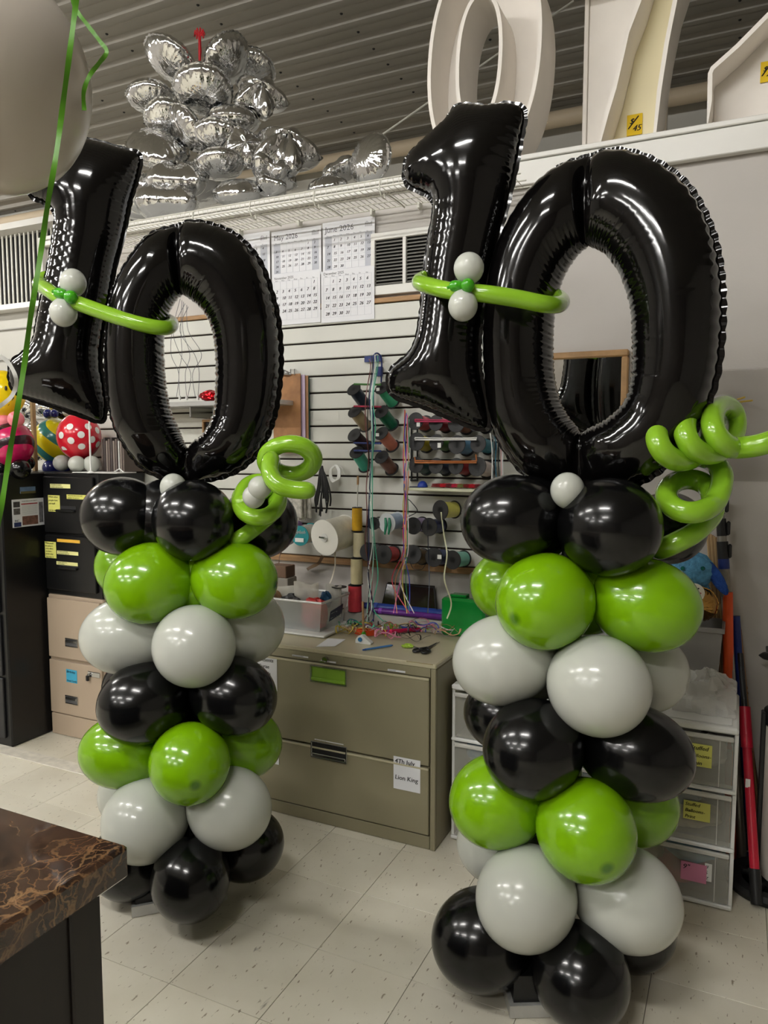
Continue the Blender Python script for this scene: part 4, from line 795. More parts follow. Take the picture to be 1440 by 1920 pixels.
strand([(628, 1035, 2.89), (628, 1060, 2.87), (622, 1085, 2.86), (616, 1098, 2.85)], .006, (222, 214, 196), 'white ribbon tail hanging from the big white roll', None)
strand([(605, 1042, 2.97), (597, 1056, 2.99), (582, 1064, 3.01), (576, 1068, 3.04)], .016, (128, 106, 82), 'brown ribbon tail curling under the wooden strip', None)
strand([(541, 1010, 2.93), (530, 1030, 2.93), (524, 1045, 2.92), (523, 1062, 2.92)], .005, (110, 88, 70), 'thin brown ribbon tail below the rolls', None)
# ================================================================ other things hung on the slatwall
cb = thing('clipboard', 'tan hardboard clipboard hung by its clip right of the left zero', 'clipboard', at(545, 835, Y=3.0))
a = at(512, 703, Y=2.995); b = at(565, 850, Y=2.995); box('board', a.x, b.x, 2.992, 2.996, b.z, a.z, mat('hardboard', (156, 110, 68), rough=.55, noise=.25, nscale=30), cb, .001)
p = at(537, 702, Y=2.99); MB().tube([p+Vector((-.03, 0, 0)), p+Vector((-.005, -.008, .008)), p+Vector((.025, 0, 0))], [.006, .014, .006], 10).build('clip', M_CHROME, cb)
for i, (x0_, x1_, Y, rgb, lb) in enumerate([(560, 573, 3.004, (188, 168, 190), 'lilac clipboard behind the tan one'), (568, 579, 3.010, (146, 106, 72), 'second brown clipboard at the back of the clipboards'), (574, 581, 3.016, (40, 90, 84), 'dark green edged clipboard, hindmost of the clipboards')]):
    a = at(x0_-40, 705+i*1.5, Y=Y); b = at(x1_, 846, Y=Y); solo(MB().box(a.x, b.x, Y-.001, Y+.002, b.z, a.z, .0008), 'clipboard', mat('board_%d' % i, rgb, rough=.6, noise=.1), lb, 'clipboard', 'clipboards on the slatwall', False)
hk = thing('slatwall_hook', 'small chrome slatwall hook above the tan clipboard', 'hook', at(548, 695, Y=3.02))
for x in (545, 552): MB().tube([at(x, 692, Y=WY-.02), at(x, 693, Y=3.0), at(x, 703, Y=2.985)], .0025, 8).build('prong', M_CHROME, hk)
def hang(L, r, m, nm, par, Y): MB().tube([Vector(q) for q in crom([tuple(at(x, y, Y=(q[0] if q else Y))) for x, y, *q in L], 5)], r, 6).build(nm, m, par)
bc = thing('black_lace_bundle', 'bundle of black laces hanging right of the left lime spiral', 'laces', at(605, 960, Y=2.98)); r6 = random.Random(6)
for k in range(17):
    dx = r6.uniform(-13, 15); e = r6.uniform(915, 972); hang([(602+r6.uniform(-3, 3), 874, 3.0), (604+dx*.4, 890, 2.98), (606+dx*.8, 915, 2.975), (605+dx*1.1, 935, 2.975), (604+dx*1.0+r6.uniform(-4, 4), e, 2.98)], .0042 if k < 9 else .003, mat('black_lace', (20, 19, 20), rough=.6), 'lace', bc, 2.98)
wr_ = thing('white_rope_coil', 'coil of thin white rope hanging right of the black laces', 'rope', at(628, 900, Y=3.0))
for k in range(5): x = 626+k*1.2; hang([(x+2, 872, 3.01), (x-7-k*.5, 880, 2.995), (x-8, 895, 2.99), (x-2, 904-k, 2.985), (x+6, 896, 2.985), (x+7, 882, 2.99), (x+2, 872, 3.0)], .0022, M_WPL, 'rope_loop', wr_, 3.0)
hang([(630, 873, 3.0), (640, 876, 3.0), (646, 890, 3.0)], .0018, M_WPL, 'rope_end', wr_, 3.0)
pk_ = thing('bagged_package', 'clear packets of white tulle hanging below the lime spiral tip', 'packets', at(560, 965, Y=2.98))
for i, (x0_, x1_, y0_, y1_, Y) in enumerate([(533, 567, 928, 972, 2.955), (560, 574, 930, 976, 2.975), (570, 584, 932, 972, 2.99)]):
    a = at(x0_, y0_, Y=Y); b = at(x1_, y1_, Y=Y); MB().box(a.x, b.x, Y-.006, Y+.006, b.z, a.z, .004).build('packet', mat('tulle_packet', (196, 192, 180), rough=.25, noise=.35, nscale=45, bump=.8, bscale=60), pk_, False)
# small shelf between laces and rack, red items and cap
a = at(*c1(835, 858), Y=2.90); b = at(*c1(1330, 850), Y=2.90)
sf = thing('narrow_shelf', 'narrow cream shelf under the black spool rack', 'shelf', ((a.x+b.x)/2, 2.95, a.z-.01)); box('board', a.x, b.x, 2.88, WY-.019, a.z-.012, a.z, mat('cream_shelf', (206, 206, 178), rough=.5), sf)
p = at(*c1(915, 825), Y=2.93); cp = thing('blue_cap_trinket', 'tiny blue baseball cap trinket on the narrow cream shelf', 'cap', (p.x, p.y, a.z))
MB().lathe([(.022*math.cos(t_), .026*math.sin(t_)) for t_ in [i*math.pi/20 for i in range(11)]], Matrix.Translation((p.x, p.y, a.z+.002)), 20).build('crown', mat('cap_blue', (34, 60, 150), rough=.5), cp)
mb = MB(); mb.prism([(p.x-.022+.0*i, 0) for i in ()] or [(p.x-.018, 2.92), (p.x-.05, 2.905), (p.x-.055, 2.925), (p.x-.018, 2.95)], lambda u, v, d: Vector((u, v, d)), a.z+.001, a.z+.004); mb.build('brim', mat('cap_brim', (24, 34, 70)), cp, False)
for i in range(9):
    q = at(*c1(1005+i*34, 838+r6.uniform(-6, 6)), Y=2.925); rgb = [(120, 30, 36), (196, 30, 44), (90, 40, 44), (188, 24, 60), (110, 120, 60)][i % 5]; mb = MB(); pts = []
    for k in range(26): an = k*.75; pts.append((q.x+.028*math.cos(an)*(1-.1*math.sin(k)), q.y+.012*math.sin(an), a.z+.003+.0006*k))
    mb.tube(pts, .0022, 5); solo(mb, 'ribbon_scrap', mat('scrap_%d' % (i % 5), rgb, rough=.4), 'small %s ribbon scrap coil, %s on the narrow cream shelf' % (['maroon', 'red', 'plum', 'crimson', 'olive', 'maroon', 'red', 'plum', 'crimson'][i], ['first from the cap', 'second from the cap', 'third from the cap', 'fourth from the cap', 'fifth from the cap', 'sixth from the cap', 'seventh from the cap', 'eighth from the cap', 'last and rightmost'][i]), 'ribbon', 'ribbon scraps on the cream shelf')
# shelf seen through the left zero
a = at(250, 757, Y=2.86); b = at(520, 745, Y=2.86)
sf = thing('wall_shelf', 'silver-edged shelf on the slatwall seen through the left zero', 'shelf', ((a.x+b.x)/2, 2.94, a.z-.03)); box('board', a.x, b.x, 2.84, WY-.019, a.z-.022, a.z, mat('foil_edged_board', (200, 200, 198), rough=.25, metal=.4, bump=.3, bscale=30), sf)
x = at(364, 770, Y=2.9).x; box('bracket', x-.006, x+.006, 2.87, WY-.019, a.z-.075, a.z-.0225, M_CHROME, sf)
pr_ = thing('red_foil_bow', 'crumpled red foil package on the shelf inside the left zero', 'package', at(390, 752, Y=2.9)); q = at(393, 740, Y=2.9)
mb = MB(); n = 24
vs = [];
for i in range(13):
    for k in range(n):
        th = math.pi*i/12; an = 2*math.pi*k/n; rr_ = 1+.12*math.sin(5*an+i*1.7)+.08*math.sin(3*an-i*2.3); vs.append((q.x+.055*rr_*math.sin(th)*math.cos(an), q.y+.03*rr_*math.sin(th)*math.sin(an), a.z+.028+.027*math.cos(th)*(1+.1*math.sin(3*an))))
mb.add(vs, [(i*n+k, i*n+(k+1) % n, (i+1)*n+(k+1) % n, (i+1)*n+k) for i in range(12) for k in range(n)]); mb.build('foil_wrap', mat('red_foil', (170, 16, 26), rough=.15, metal=.8, bump=.5, bscale=25), pr_, True, 30)
for i, (x, sway) in enumerate([(331, -10), (337, 4), (350, 6), (352, -14), (366, 12), (371, -6)]):
    z_ = [at(338+i*3, 560+i*3, Y=2.93), at(333+sway+i*2, 620, Y=2.91), at(x+sway, 665, Y=2.92), at(x-sway*.4, 700, Y=2.92), at(x, 744, Y=2.9)]; solo(MB().tube([Vector(v) for v in crom([tuple(v) for v in z_], 6)], .0013, 5), 'hanging_string', M_INKG, ['leftmost', 'second', 'third', 'fourth', 'fifth', 'rightmost'][i]+' thin grey cord hanging inside the left zero', 'cord', 'cords inside the left zero')
    if i in (1, 2, 5): solo(MB().cyl(at(x, 742, Y=2.9), at(x, 750, Y=2.9), .006, n=12), 'cord_weight', M_WPL, 'small white weight on the shelf under the %s cord' % {1: 'second', 2: 'third', 5: 'rightmost'}[i], 'weight', 'cord weights')
fr = thing('small_picture_frame', 'small wooden picture frame on the wall low inside the left zero', 'frame', at(394, 812, Y=WY-.02)); a = at(383, 787, Y=WY-.02); b = at(425, 830, Y=WY-.02)
for u0, u1, v0, v1 in ((a.x, b.x, a.z-.012, a.z), (a.x, b.x, b.z, b.z+.012), (a.x, a.x+.012, b.z+.012, a.z-.012), (b.x-.012, b.x, b.z+.012, a.z-.012)): box('frame_bar', u0, u1, WY-.04, WY-.0185, v0, v1, M_FR, fr)
box('picture', a.x+.012, b.x-.012, WY-.026, WY-.0185, b.z+.012, a.z-.012, M_DKST, fr, 0)
# ================================================================ clutter on the cabinet top
Z = CZT+.001
def tp(x, y): return at(x, y, Z=Z)
def bin_():
    A = tp(528, 1194); B = tp(617, 1192); fz = Z
    xl, xr, yf, yb, h = -2.02, tp(606, 1192).x, tp(600, 1193).y, 2.90, .128
    t = thing('clear_storage_bin', 'clear plastic bin full of bags and red pouches on its white lid', 'bin', ((xl+xr)/2, (yf+yb)/2, Z)); 
    MB().box(xl-.03, xr+.03, yf-.03, yb+.02, Z, Z+.010, .004).build('lid', M_WPL, t, False); z0 = Z+.011
    mb = MB(); s = .022; c0 = [(xl+s, yf+s), (xr-s, yf+s), (xr-s, yb-s), (xl+s, yb-s)]; c1_ = [(xl, yf), (xr, yf), (xr, yb), (xl, yb)]; w_ = .0025
    inn0 = [(xl+s+w_, yf+s+w_), (xr-s-w_, yf+s+w_), (xr-s-w_, yb-s-w_), (xl+s+w_, yb-s-w_)]; inn1 = [(xl+w_, yf+w_), (xr-w_, yf+w_), (xr-w_, yb-w_), (xl+w_, yb-w_)]
    vs = [(u, v, z0) for u, v in c0]+[(u, v, z0+h) for u, v in c1_]+[(u, v, z0+.003) for u, v in inn0]+[(u, v, z0+h) for u, v in inn1]
    fs = [(3, 2, 1, 0), (8, 9, 10, 11)]+[(i, (i+1) % 4, 4+(i+1) % 4, 4+i) for i in range(4)]+[(8+i, 12+i, 12+(i+1) % 4, 8+(i+1) % 4) for i in range(4)]+[(4+i, 4+(i+1) % 4, 12+(i+1) % 4, 12+i) for i in range(4)]
    mb.add(vs, fs).build('bin_body', M_CLEAR, t, False)
    R_ = [Vector((u, v, z0+h)) for u, v in c1_]; MB().tube(R_, .0055, 8, closed=True).build('rim', mat('translucent_rim', (226, 226, 222), rough=.2, alpha=.8), t)
    o = MB().box(xr-.010, xr-.008, yf+.06, yf+.15, z0+.025, z0+.085, 0); o = MB(); 
    f = lambda v, z_: Vector((xr-s*(1-(z_-z0)/h)+.001, v, z_)); o.add([f(yf+.09, z0+.03), f(yf+.2, z0+.045), f(yf+.2, z0+.09), f(yf+.09, z0+.075)], [(0, 1, 2, 3)]); lb = o.build('printed_label', mat('bin_label', (60, 66, 88), rough=.5), t, False)
    mb = MB()
    for k, s_ in enumerate(('Storage', 'Bin 6 qt')): text(mb, s_, f(yf+.1, z0+.062-k*.022)+Vector((.0008, 0, 0)), (0, 1, .1), EZ, .02, 0, .04)
    mb.build('lettering', M_WPL, lb, False)
    # contents
    def crumple(nm, c, sx, sy, sz, m, label, cat, seed, sq=1):
        r_ = random.Random(seed); a1, a2, a3 = [r_.uniform(0, 6) for _ in range(3)]; vs = []; n = 26
        for i in range(15):
            for k in range(n):
                th = math.pi*i/14; an = 2*math.pi*k/n; w1 = 1+.09*math.sin(4*an+a1+3*th)+.06*math.sin(7*an+a2-5*th)+.04*math.sin(9*th+a3)
                e = lambda c_: (abs(c_)**sq)*(1 if c_ > 0 else -1)
                vs.append((c[0]+sx*w1*e(math.sin(th))*e(math.cos(an)), c[1]+sy*w1*e(math.sin(th))*e(math.sin(an)), max(c[2]+sz*w1*e(math.cos(th)), z0+.004)))
        return solo(MB().add(vs, [(i*n+k, i*n+(k+1) % n, (i+1)*n+(k+1) % n, (i+1)*n+k) for i in range(14) for k in range(n)]), nm, m, label, cat, None, True, None, 35)
    crumple('red_pouch', (xr-.075, yf+.07, z0+.066), .052, .03, .06, mat('red_pouch', (196, 44, 40), rough=.35, noise=.2), 'red pouch inside the clear bin, standing at its right end', 'pouch', 1, .55)
    box_ = solo(MB().box(xr-.095, xr-.055, yf+.019, yf+.021, z0+.045, z0+.085), 'pink_note', mat('pink_paper', (226, 120, 140), rough=.7), 'small pink paper slip in front of the red pouch in the clear bin', 'note', None, False)
    crumple('dark_pouch', (xr-.19, yf+.08, z0+.06), .05, .03, .055, mat('charcoal_pouch', (62, 60, 60), rough=.5), 'charcoal pouch left of the red one inside the clear bin', 'pouch', 2, .6)
    crumple('brown_spools_heap', (xl+.12, yf+.09, z0+.075), .09, .05, .07, mat('kraft_brown', (150, 118, 84), rough=.7, noise=.3, nscale=30), 'heap of brown paper scraps in the left half of the clear bin', 'paper', 4, .7)
    crumple('blue_tape_roll', (xr-.15, yf+.14, z0+.12), .03, .03, .03, mat('blue_foil_ball', (40, 92, 130), rough=.2, metal=.3), 'round blue bundle poking out of the clear bin', 'bundle', 5)
    crumple('blue_foil_bundle', (xr-.07, yf+.16, z0+.11), .025, .03, .035, mat('blue_foil_2', (44, 84, 120), rough=.25, metal=.3), 'blue bundle in the right back corner of the clear bin', 'bundle', 6)
    crumple('black_net_bag', (xr-.21, yf+.12, z0+.10), .06, .03, .03, M_BPL, 'black net bag on top in the clear bin', 'bag', 7)
    M_BAG = mat('clear_bag', (214, 210, 198), rough=.15, alpha=.6, noise=.1, bump=.7, bscale=22, spec=.8)
    for (x0_, x1_, y_, hh, lb_) in ((xl+.02, xr-.20, yf+.13, .13, 'cloudy printed plastic bag standing at the left in the clear bin'), (xr-.20, xr-.08, yf+.11, .155, 'clear plastic bag standing in the middle of the clear bin'), (xr-.085, xr-.012, yf+.19, .14, 'tilted clear plastic bag at the right end of the clear bin')):
        n = 12; vs = []
        for sgn in (-1, 1):
            for i in range(n+1):
                for j in range(n+1):
                    u = i/n; v = j/n; vs.append((x0_+(x1_-x0_)*u+.012*v*math.sin(3*u), y_+sgn*(.002+.01*math.sin(math.pi*u)*(1-v*.8))+.004*math.sin(9*u+5*v), z0+.03+(hh+.0)*v+.006*math.sin(7*u+1)*v))
        fs = []
        for s_ in (0, 1):
            for i in range(n):
                for j in range(n): b_ = s_*(n+1)**2; fs.append((b_+i*(n+1)+j, b_+(i+1)*(n+1)+j, b_+(i+1)*(n+1)+j+1, b_+i*(n+1)+j+1))
        solo(MB().add(vs, fs), 'plastic_bag', M_BAG, lb_, 'bag', 'plastic bags in the clear bin', True, None, 40)
    mb = MB()
    for i in range(9): mb.box(xr-.245+i*.004, xr-.2435+i*.004, yf+.1165, yf+.117, z0+.115, z0+.138)
    return t
bin_()
# brown spools and paper roll on the ledge behind the bin
solo(MB().box(at(512, 1080, Y=2.9).x, at(545, 1080, Y=2.9).x, 2.86, 2.94, at(530, 1084, Y=2.86).z, at(530, 1062, Y=2.86).z, .003), 'brown_carton', mat('brown_carton', (110, 84, 66), rough=.7), 'flat brown carton stacked behind the clear bin', 'carton', None, False)
zc_ = at(530, 1084, Y=2.86).z; solo(MB().box(at(506, 1080, Y=2.9).x, at(548, 1080, Y=2.9).x, 2.86, 2.94, Z, zc_-.001, .003), 'grey_carton', mat('grey_carton', (150, 144, 134), rough=.7), 'grey carton hidden behind the clear bin under the brown one', 'carton', None, False)
a = tp(592, 1212); pp = MB(); v = [tp(592, 1213), tp(628, 1212), tp(648, 1199), tp(615, 1197)]; pp.add([q for q in v]+[q+Vector((0, 0, .0006)) for q in v], [(0, 1, 2, 3), (7, 6, 5, 4), (0, 4, 5, 1), (1, 5, 6, 2), (2, 6, 7, 3), (3, 7, 4, 0)])
solo(pp, 'paper_card', M_PAPER, 'small white printed card lying in front of the clear bin', 'card', None, False)
# blue ballpoint pen
a = tp(680, 1221)+Vector((0, 0, .005)); b = tp(737, 1212)+Vector((0, 0, .005)); t = thing('ballpoint_pen', 'blue ballpoint pen at the front edge of the cabinet top', 'pen', (a+b)/2)
MB().tube([a.lerp(b, .1), b.lerp(a, .06)], .0042, 10).build('barrel', mat('clear_blue', (70, 120, 176), rough=.2), t); MB().tube([a, a.lerp(b, .1)], [.003, .0043], 10).build('end_plug', mat('pen_blue', (40, 84, 150)), t); MB().tube([b.lerp(a, .06), b], [.004, .001], 10).build('tip', mat('pen_blue', (40, 84, 150)), t)
# tape dispenser
p = tp(683, 1206); t = thing('tape_dispenser', 'white tape dispenser with a blue hub behind the pen', 'tape dispenser', p)
MB().prism([(-.034, 0), (.034, 0), (.036, .006), (.012, .022), (-.004, .034), (-.022, .030), (-.034, .014)], lambda u, v_, d: Vector((p.x+u, p.y+d, p.z+v_)), -.012, .012).build('body', M_WPL, t, False)
MB().tube([(p.x-.012, p.y-.0125, p.z+.017), (p.x-.012, p.y-.016, p.z+.017)], .009, 20).build('hub', mat('blue_hub', (40, 110, 160)), t)
# scissors
def scissors(pa, pb, mh, mbld, label, s=1):
    A, B = Vector(pa), Vector(pb); d = (B-A).normalized(); n = Vector((-d.y, d.x, 0)); L = (B-A).length; t = thing('scissors', label, 'scissors', (A+B)/2)
    for sg in (1, -1):
        c = A+d*L*.14+n*sg*L*.10+Vector((0, 0, .006)); R_ = [c+d*math.cos(k*math.pi/9)*L*.13+n*math.sin(k*math.pi/9)*L*.075 for k in range(18)]; MB().tube(R_, .0042*s, 8, closed=True).build('handle_ring', mh, t)
        MB().tube([c+d*L*.12, A+d*L*.42+Vector((0, 0, .006)), ], .0048*s, 8).build('shank', mh, t)
        e = A+d*L*.40-n*sg*.002; f = B-n*sg*L*.03; m_ = MB(); zz = .004+sg*.0012; up = Vector((0, 0, .0014)); q = [e-n*L*.035+Vector((0, 0, zz)), e+n*L*.035+Vector((0, 0, zz)), f+Vector((0, 0, zz))]
        m_.add(q+[v_+up for v_ in q], [(2, 1, 0), (3, 4, 5), (0, 1, 4, 3), (1, 2, 5, 4), (2, 0, 3, 5)]).build('blade', mbld, t, False)
    MB().cyl(A+d*L*.42+Vector((0, 0, .001)), A+d*L*.42+Vector((0, 0, .009)), .004, n=12).build('pivot', M_CHROME, t)
scissors(tp(785, 1226), tp(822, 1206), M_BPL, M_DKST, 'black-handled scissors at the front right of the cabinet top', 1.1)
scissors(tp(757, 1212), tp(800, 1220), mat('lime_plastic', (150, 184, 50), rough=.35), M_CHROME, 'lime-handled scissors left of the black ones')
# ribbon coil (orange), blue ring, rolls, folder, box, frame, dowel, grey bin
p = tp(683, 1190); t = thing('orange_ribbon_bundle', 'flat bundle of orange ribbon in the middle of the cabinet top', 'ribbon', p)
for k in range(6): MB().tube([p+Vector((.045*math.cos(a_*math.pi/12), .02*math.sin(a_*math.pi/12), .004+k*.0035)) for a_ in range(24)], .0024, 6, closed=True).build('loop', mat('orange_ribbon', (206, 74, 30), rough=.35), t)
MB().tube([p+Vector((.012*math.cos(a_*math.pi/8)*.6, .024*math.cos(a_*math.pi/8), .012+.013*math.sin(a_*math.pi/8))) for a_ in range(16)], .003, 6, closed=True).build('tie', mat('orange_ribbon', (206, 74, 30)), t)
p = tp(765, 1180); solo(MB().tube([p+Vector((.034*math.cos(a_*math.pi/14), .034*math.sin(a_*math.pi/14), .010)) for a_ in range(28)], .006, 8, flat=1.6, closed=True), 'blue_tape_ring', mat('navy_tape', (38, 56, 120), rough=.35), 'navy blue tape ring right of the orange ribbon bundle', 'tape roll')
ZR = at(669, 1146, Y=2.93).z-.001; xa_ = at(640, 1160, Y=2.95).x; xb_ = at(838, 1160, Y=2.95).x
fc = solo(MB().box(xa_, xb_, 2.905, 3.025, Z, ZR, .003), 'flat_carton', mat('grey_white_card', (176, 172, 164), rough=.7), 'flat pale carton under the plastic rolls at the back of the cabinet top', 'carton', None, False)
def rp(x, Y): p = at(x, 1160, Y=Y); return Vector((p.x, Y, ZR+.001))
for (x0_, y0_, x1_, y1_, r_, rgb, nm, lb) in [(692, 2.965, 836, 2.965, .019, (44, 70, 150), 'blue_roll', 'glossy blue plastic roll lying along the back of the cabinet top'), (700, 2.925, 834, 2.925, .013, (96, 40, 130), 'purple_roll', 'purple plastic roll lying in front of the blue one'), (676, 2.995, 735, 2.99, .014, (20, 34, 96), 'navy_roll', 'short navy roll left of the glossy blue one'), (715, 1190, 800, 1183, .009, (176, 24, 70), 'magenta_roll', 'thin magenta roll in front of the purple one')]:
    a, b = (tp(x0_, y0_), tp(x1_, y1_)) if y0_ > 10 else (rp(x0_, y0_), rp(x1_, y1_)); up = Vector((0, 0, r_+.001)); d = (b-a).normalized(); t = thing(nm, lb, 'plastic roll', (a+b)/2, 'rolls on the cabinet top'); m_ = mat(nm+'_film', rgb, rough=.25, bump=.4, bscale=20)
    MB().tube([a+up, a+d*.01+up, b-d*.01+up, b+up], [r_*.85, r_, r_*.98, r_*.88], 20).build('rolled_film', m_, t); MB().tube([b-d*.004+up, b+d*.003+up], r_*.5, 16).build('roll_core', mat('core_'+nm, tuple(int(v*.5) for v in rgb)), t); MB().tube([a+d*.03+up, a+d*.045+up], r_*1.04, 20).build('band', mat('band_'+nm, tuple(min(255, int(v*1.3+20)) for v in rgb)), t)
ZR = at(669, 1146, Y=2.93).z-.001
# dark photo frame leaning on the wall
t = thing('dark_photo_panel', 'glossy dark brown framed panel leaning on the wall behind the ribbons', 'frame', tp(765, 1150)); a = at(724, 1095, Y=3.02); b = at(812, 1095, Y=3.02); a2 = at(712, 1150, Y=2.99); b2 = at(815, 1152, Y=2.99)
z2 = ZR+.002; q = [Vector((a2.x, 3.0, z2)), Vector((b2.x, 3.0, z2)), Vector((b.x, 3.03, a.z)), Vector((a.x, 3.03, a.z))]; n_ = Vector((0, .012, .006)); mb = MB(); mb.add(q+[v_+n_ for v_ in q], [(0, 1, 2, 3), (7, 6, 5, 4), (0, 4, 5, 1), (1, 5, 6, 2), (2, 6, 7, 3), (3, 7, 4, 0)]); mb.build('panel', mat('dark_brown_gloss', (34, 24, 22), rough=.12, coat=.6), t, False); MB().tube(q, .003, 8, closed=True).build('rim', M_BPL, t)
t = thing('green_bag', 'shiny green plastic box at the right back of the cabinet top', 'box', tp(860, 1175)); a = at(828, 1180, Y=2.90); b = at(898, 1122, Y=a.y); zt2 = at(860, 1122, Y=a.y).z; MG = mat('green_film', (22, 140, 56), rough=.18, coat=.5, bump=.3, bscale=14)
MB().box(a.x, a.x+.19, a.y-.01, a.y+.1, Z, zt2, .01).build('box_body', MG, t, False); MB().box(a.x+.03, a.x+.1, a.y+.02, a.y+.07, zt2+.0005, zt2+.01, .003).build('box_lid', MG, t, False)
t = thing('dowel', 'pale wooden dowel standing in a green clip among the hanging ribbons', 'stick', tp(682, 1168)); p = tp(682, 1195); MB().cyl(p+Vector((0, 0, .002)), p+Vector((-.004, 0, .15)), .005, n=10).build('stick', M_WOOD, t); MB().lathe([(.004, 0), (.009, .004), (.009, .02), (.004, .026)], Matrix.Translation(p), 12).build('clip', M_DKGREEN, t)
solo(MB().box(at(875, 1100, Y=2.9).x, at(905, 1100, Y=2.9).x, 2.93, 3.03, Z, at(880, 1078, Y=2.9).z, .004), 'grey_metal_box', mat('grey_box', (132, 126, 120), rough=.5), 'grey metal box standing behind the left lime balloon of the right column', 'box', None, False)
# loose curled ribbons over the top
r8 = random.Random(11); names = []
cols = [((60, 160, 110), 'teal'), ((200, 60, 70), 'red'), ((224, 210, 214), 'pale pink'), ((210, 190, 70), 'yellow'), ((30, 30, 34), 'black'), ((150, 190, 60), 'lime'), ((214, 130, 160), 'pink'), ((60, 70, 160), 'blue'), ((226, 226, 220), 'white'), ((130, 60, 130), 'purple'), ((90, 190, 160), 'mint'), ((190, 160, 120), 'tan')]
zones = [((640, 690), (1158, 1190), 'left of the rolls'), ((700, 760), (1172, 1200), 'in the middle of the cabinet top'), ((775, 850), (1165, 1200), 'in front of the green box'), ((850, 900), (1165, 1185), 'at the right end of the cabinet top')]
for zi, (xr_, yr_, wh) in enumerate(zones):
    for ci in range(14 if zi < 3 else 8):
        rgb, nm = cols[(ci+zi*3) % 12]; c = tp(r8.uniform(*xr_), r8.uniform(*yr_)); L = []; a0 = r8.uniform(0, 6); R_ = r8.uniform(.02, .05); n = r8.randint(10, 20)
        for k in range(n): a_ = a0+k*.62; L.append((min(max(c.x+R_*(1+.05*k)*math.cos(a_)+k*.004*math.cos(a0), CXL+.05), CXR-.03), min(max(c.y+R_*.7*math.sin(a_), CY+.06), 3.0), Z+.004+.028*abs(math.sin(k*.9+ci))+.002*k*(zi == 2)))
        Q = crom(L, 5); mb = MB(); mb.tube([Vector(q) for q in Q], .0028, 4, flat=.3); solo(mb, 'ribbon_curl', mat('curl_%d_%d_%d' % rgb, rgb, rough=.35), nm+' ribbon curl '+('hanging over its twin ' if ci >= 12 else '')+'lying '+wh, 'ribbon', 'ribbon curls on the cabinet')
for ci in range(5):
    rgb, nm = [((40, 150, 100), 'emerald'), ((226, 226, 222), 'white'), ((150, 220, 200), 'aqua'), ((206, 40, 50), 'scarlet'), ((220, 214, 150), 'cream')][ci]
    P0 = tp(842+ci*12, 1172); solo(MB().tube([Vector(q) for q in crom([tuple(P0), tuple(P0+Vector((.02-.01*ci, -.01, .06))), tuple(P0+Vector((.04-.02*ci, 0, .10+.01*ci))), tuple(P0+Vector((.09-.03*ci, 0, .05)))], 6)], .0028, 4, flat=.3), 'ribbon_curl', mat('arch_%d' % ci, rgb, rough=.35), nm+' ribbon arching up in front of the green box', 'ribbon', 'arching ribbons by the green box')
# ================================================================ left side: steel cabinets
LX = -3.235; t = thing('tall_black_cabinet', 'tall black steel cabinet at the left edge with a flyer on its side', 'cabinet', (-3.7, 2.75, 0))
CT = 1.372
box('body', -4.2, LX, 2.475, 3.0, .002, CT, M_BKST, t, .006)
zz = [.04, .36, .68, 1.0, 1.33]
for i in range(4):
    d = box('drawer_front', -4.16, LX-.035, 2.462, 2.4745, zz[i]+.006, zz[i+1]-.006, M_DKST, t, .003); box('handle', -3.85, -3.6, 2.452, 2.4615, zz[i+1]-.08, zz[i+1]-.06, M_CHROME, d)
# flyer and photo on its side (plane X = LX)
def side_sheet(x0_, y0_, x1_, y1_, m_, nm, label, cat):
    A = at(x0_, y0_, X=LX+.001); B_ = at(x1_, y1_, X=LX+.001); o = MB().box(LX+.0005, LX+.002, min(A.y, B_.y), max(A.y, B_.y), min(A.z, B_.z), max(A.z, B_.z)).build('sheet', m_, None, False); return o, min(A.y, B_.y), max(A.y, B_.y), min(A.z, B_.z), max(A.z, B_.z)
o, y0_, y1_, z0_, z1_ = side_sheet(24, 990, 81, 933, M_PAPER, 'flyer', '', ''); o.name = 'advert_flyer'; tag(recenter(o), 'white printed flyer with small photos on the side of the tall black cabinet', 'flyer')
w_ = y1_-y0_; h_ = z1_-z0_; X_ = LX+.0022
def yz(nm, a_, b_, c_, d_, m_): 
    return MB().box(X_, X_+.0004, y0_+w_*a_, y0_+w_*b_, z0_+h_*c_, z0_+h_*d_).build(nm, m_, o, False)
for a_, b_, c_, d_, rgb in [(.04, .24, .72, .92, (70, 66, 66)), (.04, .24, .46, .68, (96, 92, 90)), (.30, .80, .06, .38, (120, 84, 70)), (.04, .26, .02, .18, (36, 48, 96)), (.84, .97, .1, .85, (110, 108, 112)), (.28, .80, .80, .84, (160, 40, 44))]: yz('printed_picture', a_, b_, c_, d_, mat('print_%d_%d_%d' % rgb, rgb, rough=.7, noise=.5, nscale=60))
mb = MB(); text(mb, 'YOUR BALLOON PARTY', (X_+.0005, y0_+w_*.3, z0_+h_*.9), (0, 1, 0), EZ, h_*.06, 0, .05); text(mb, 'INC', (X_+.0005, y0_+w_*.06, z0_+h_*.20), (0, 1, 0), EZ, h_*.11, 0, .06)
for k in range(9): mb.box(X_, X_+.0004, y0_+w_*.3, y0_+w_*.78, z0_+h_*(.76-k*.04), z0_+h_*(.764-k*.04))
mb.build('lettering', M_INKG, o, False)
o, y0_, y1_, z0_, z1_ = side_sheet(38, 926, 66, 912, mat('photo_sky', (96, 120, 150), rough=.6, noise=.3, nscale=20), 'photo', '', ''); o.name = 'photo_magnet'; tag(recenter(o), 'small landscape photo stuck above the flyer', 'photo'); MB().box(X_, X_+.0004, y0_, y1_, z0_, z0_+(z1_-z0_)*.35).build('photo_ground', mat('photo_ground', (90, 84, 50), rough=.7), o, False)
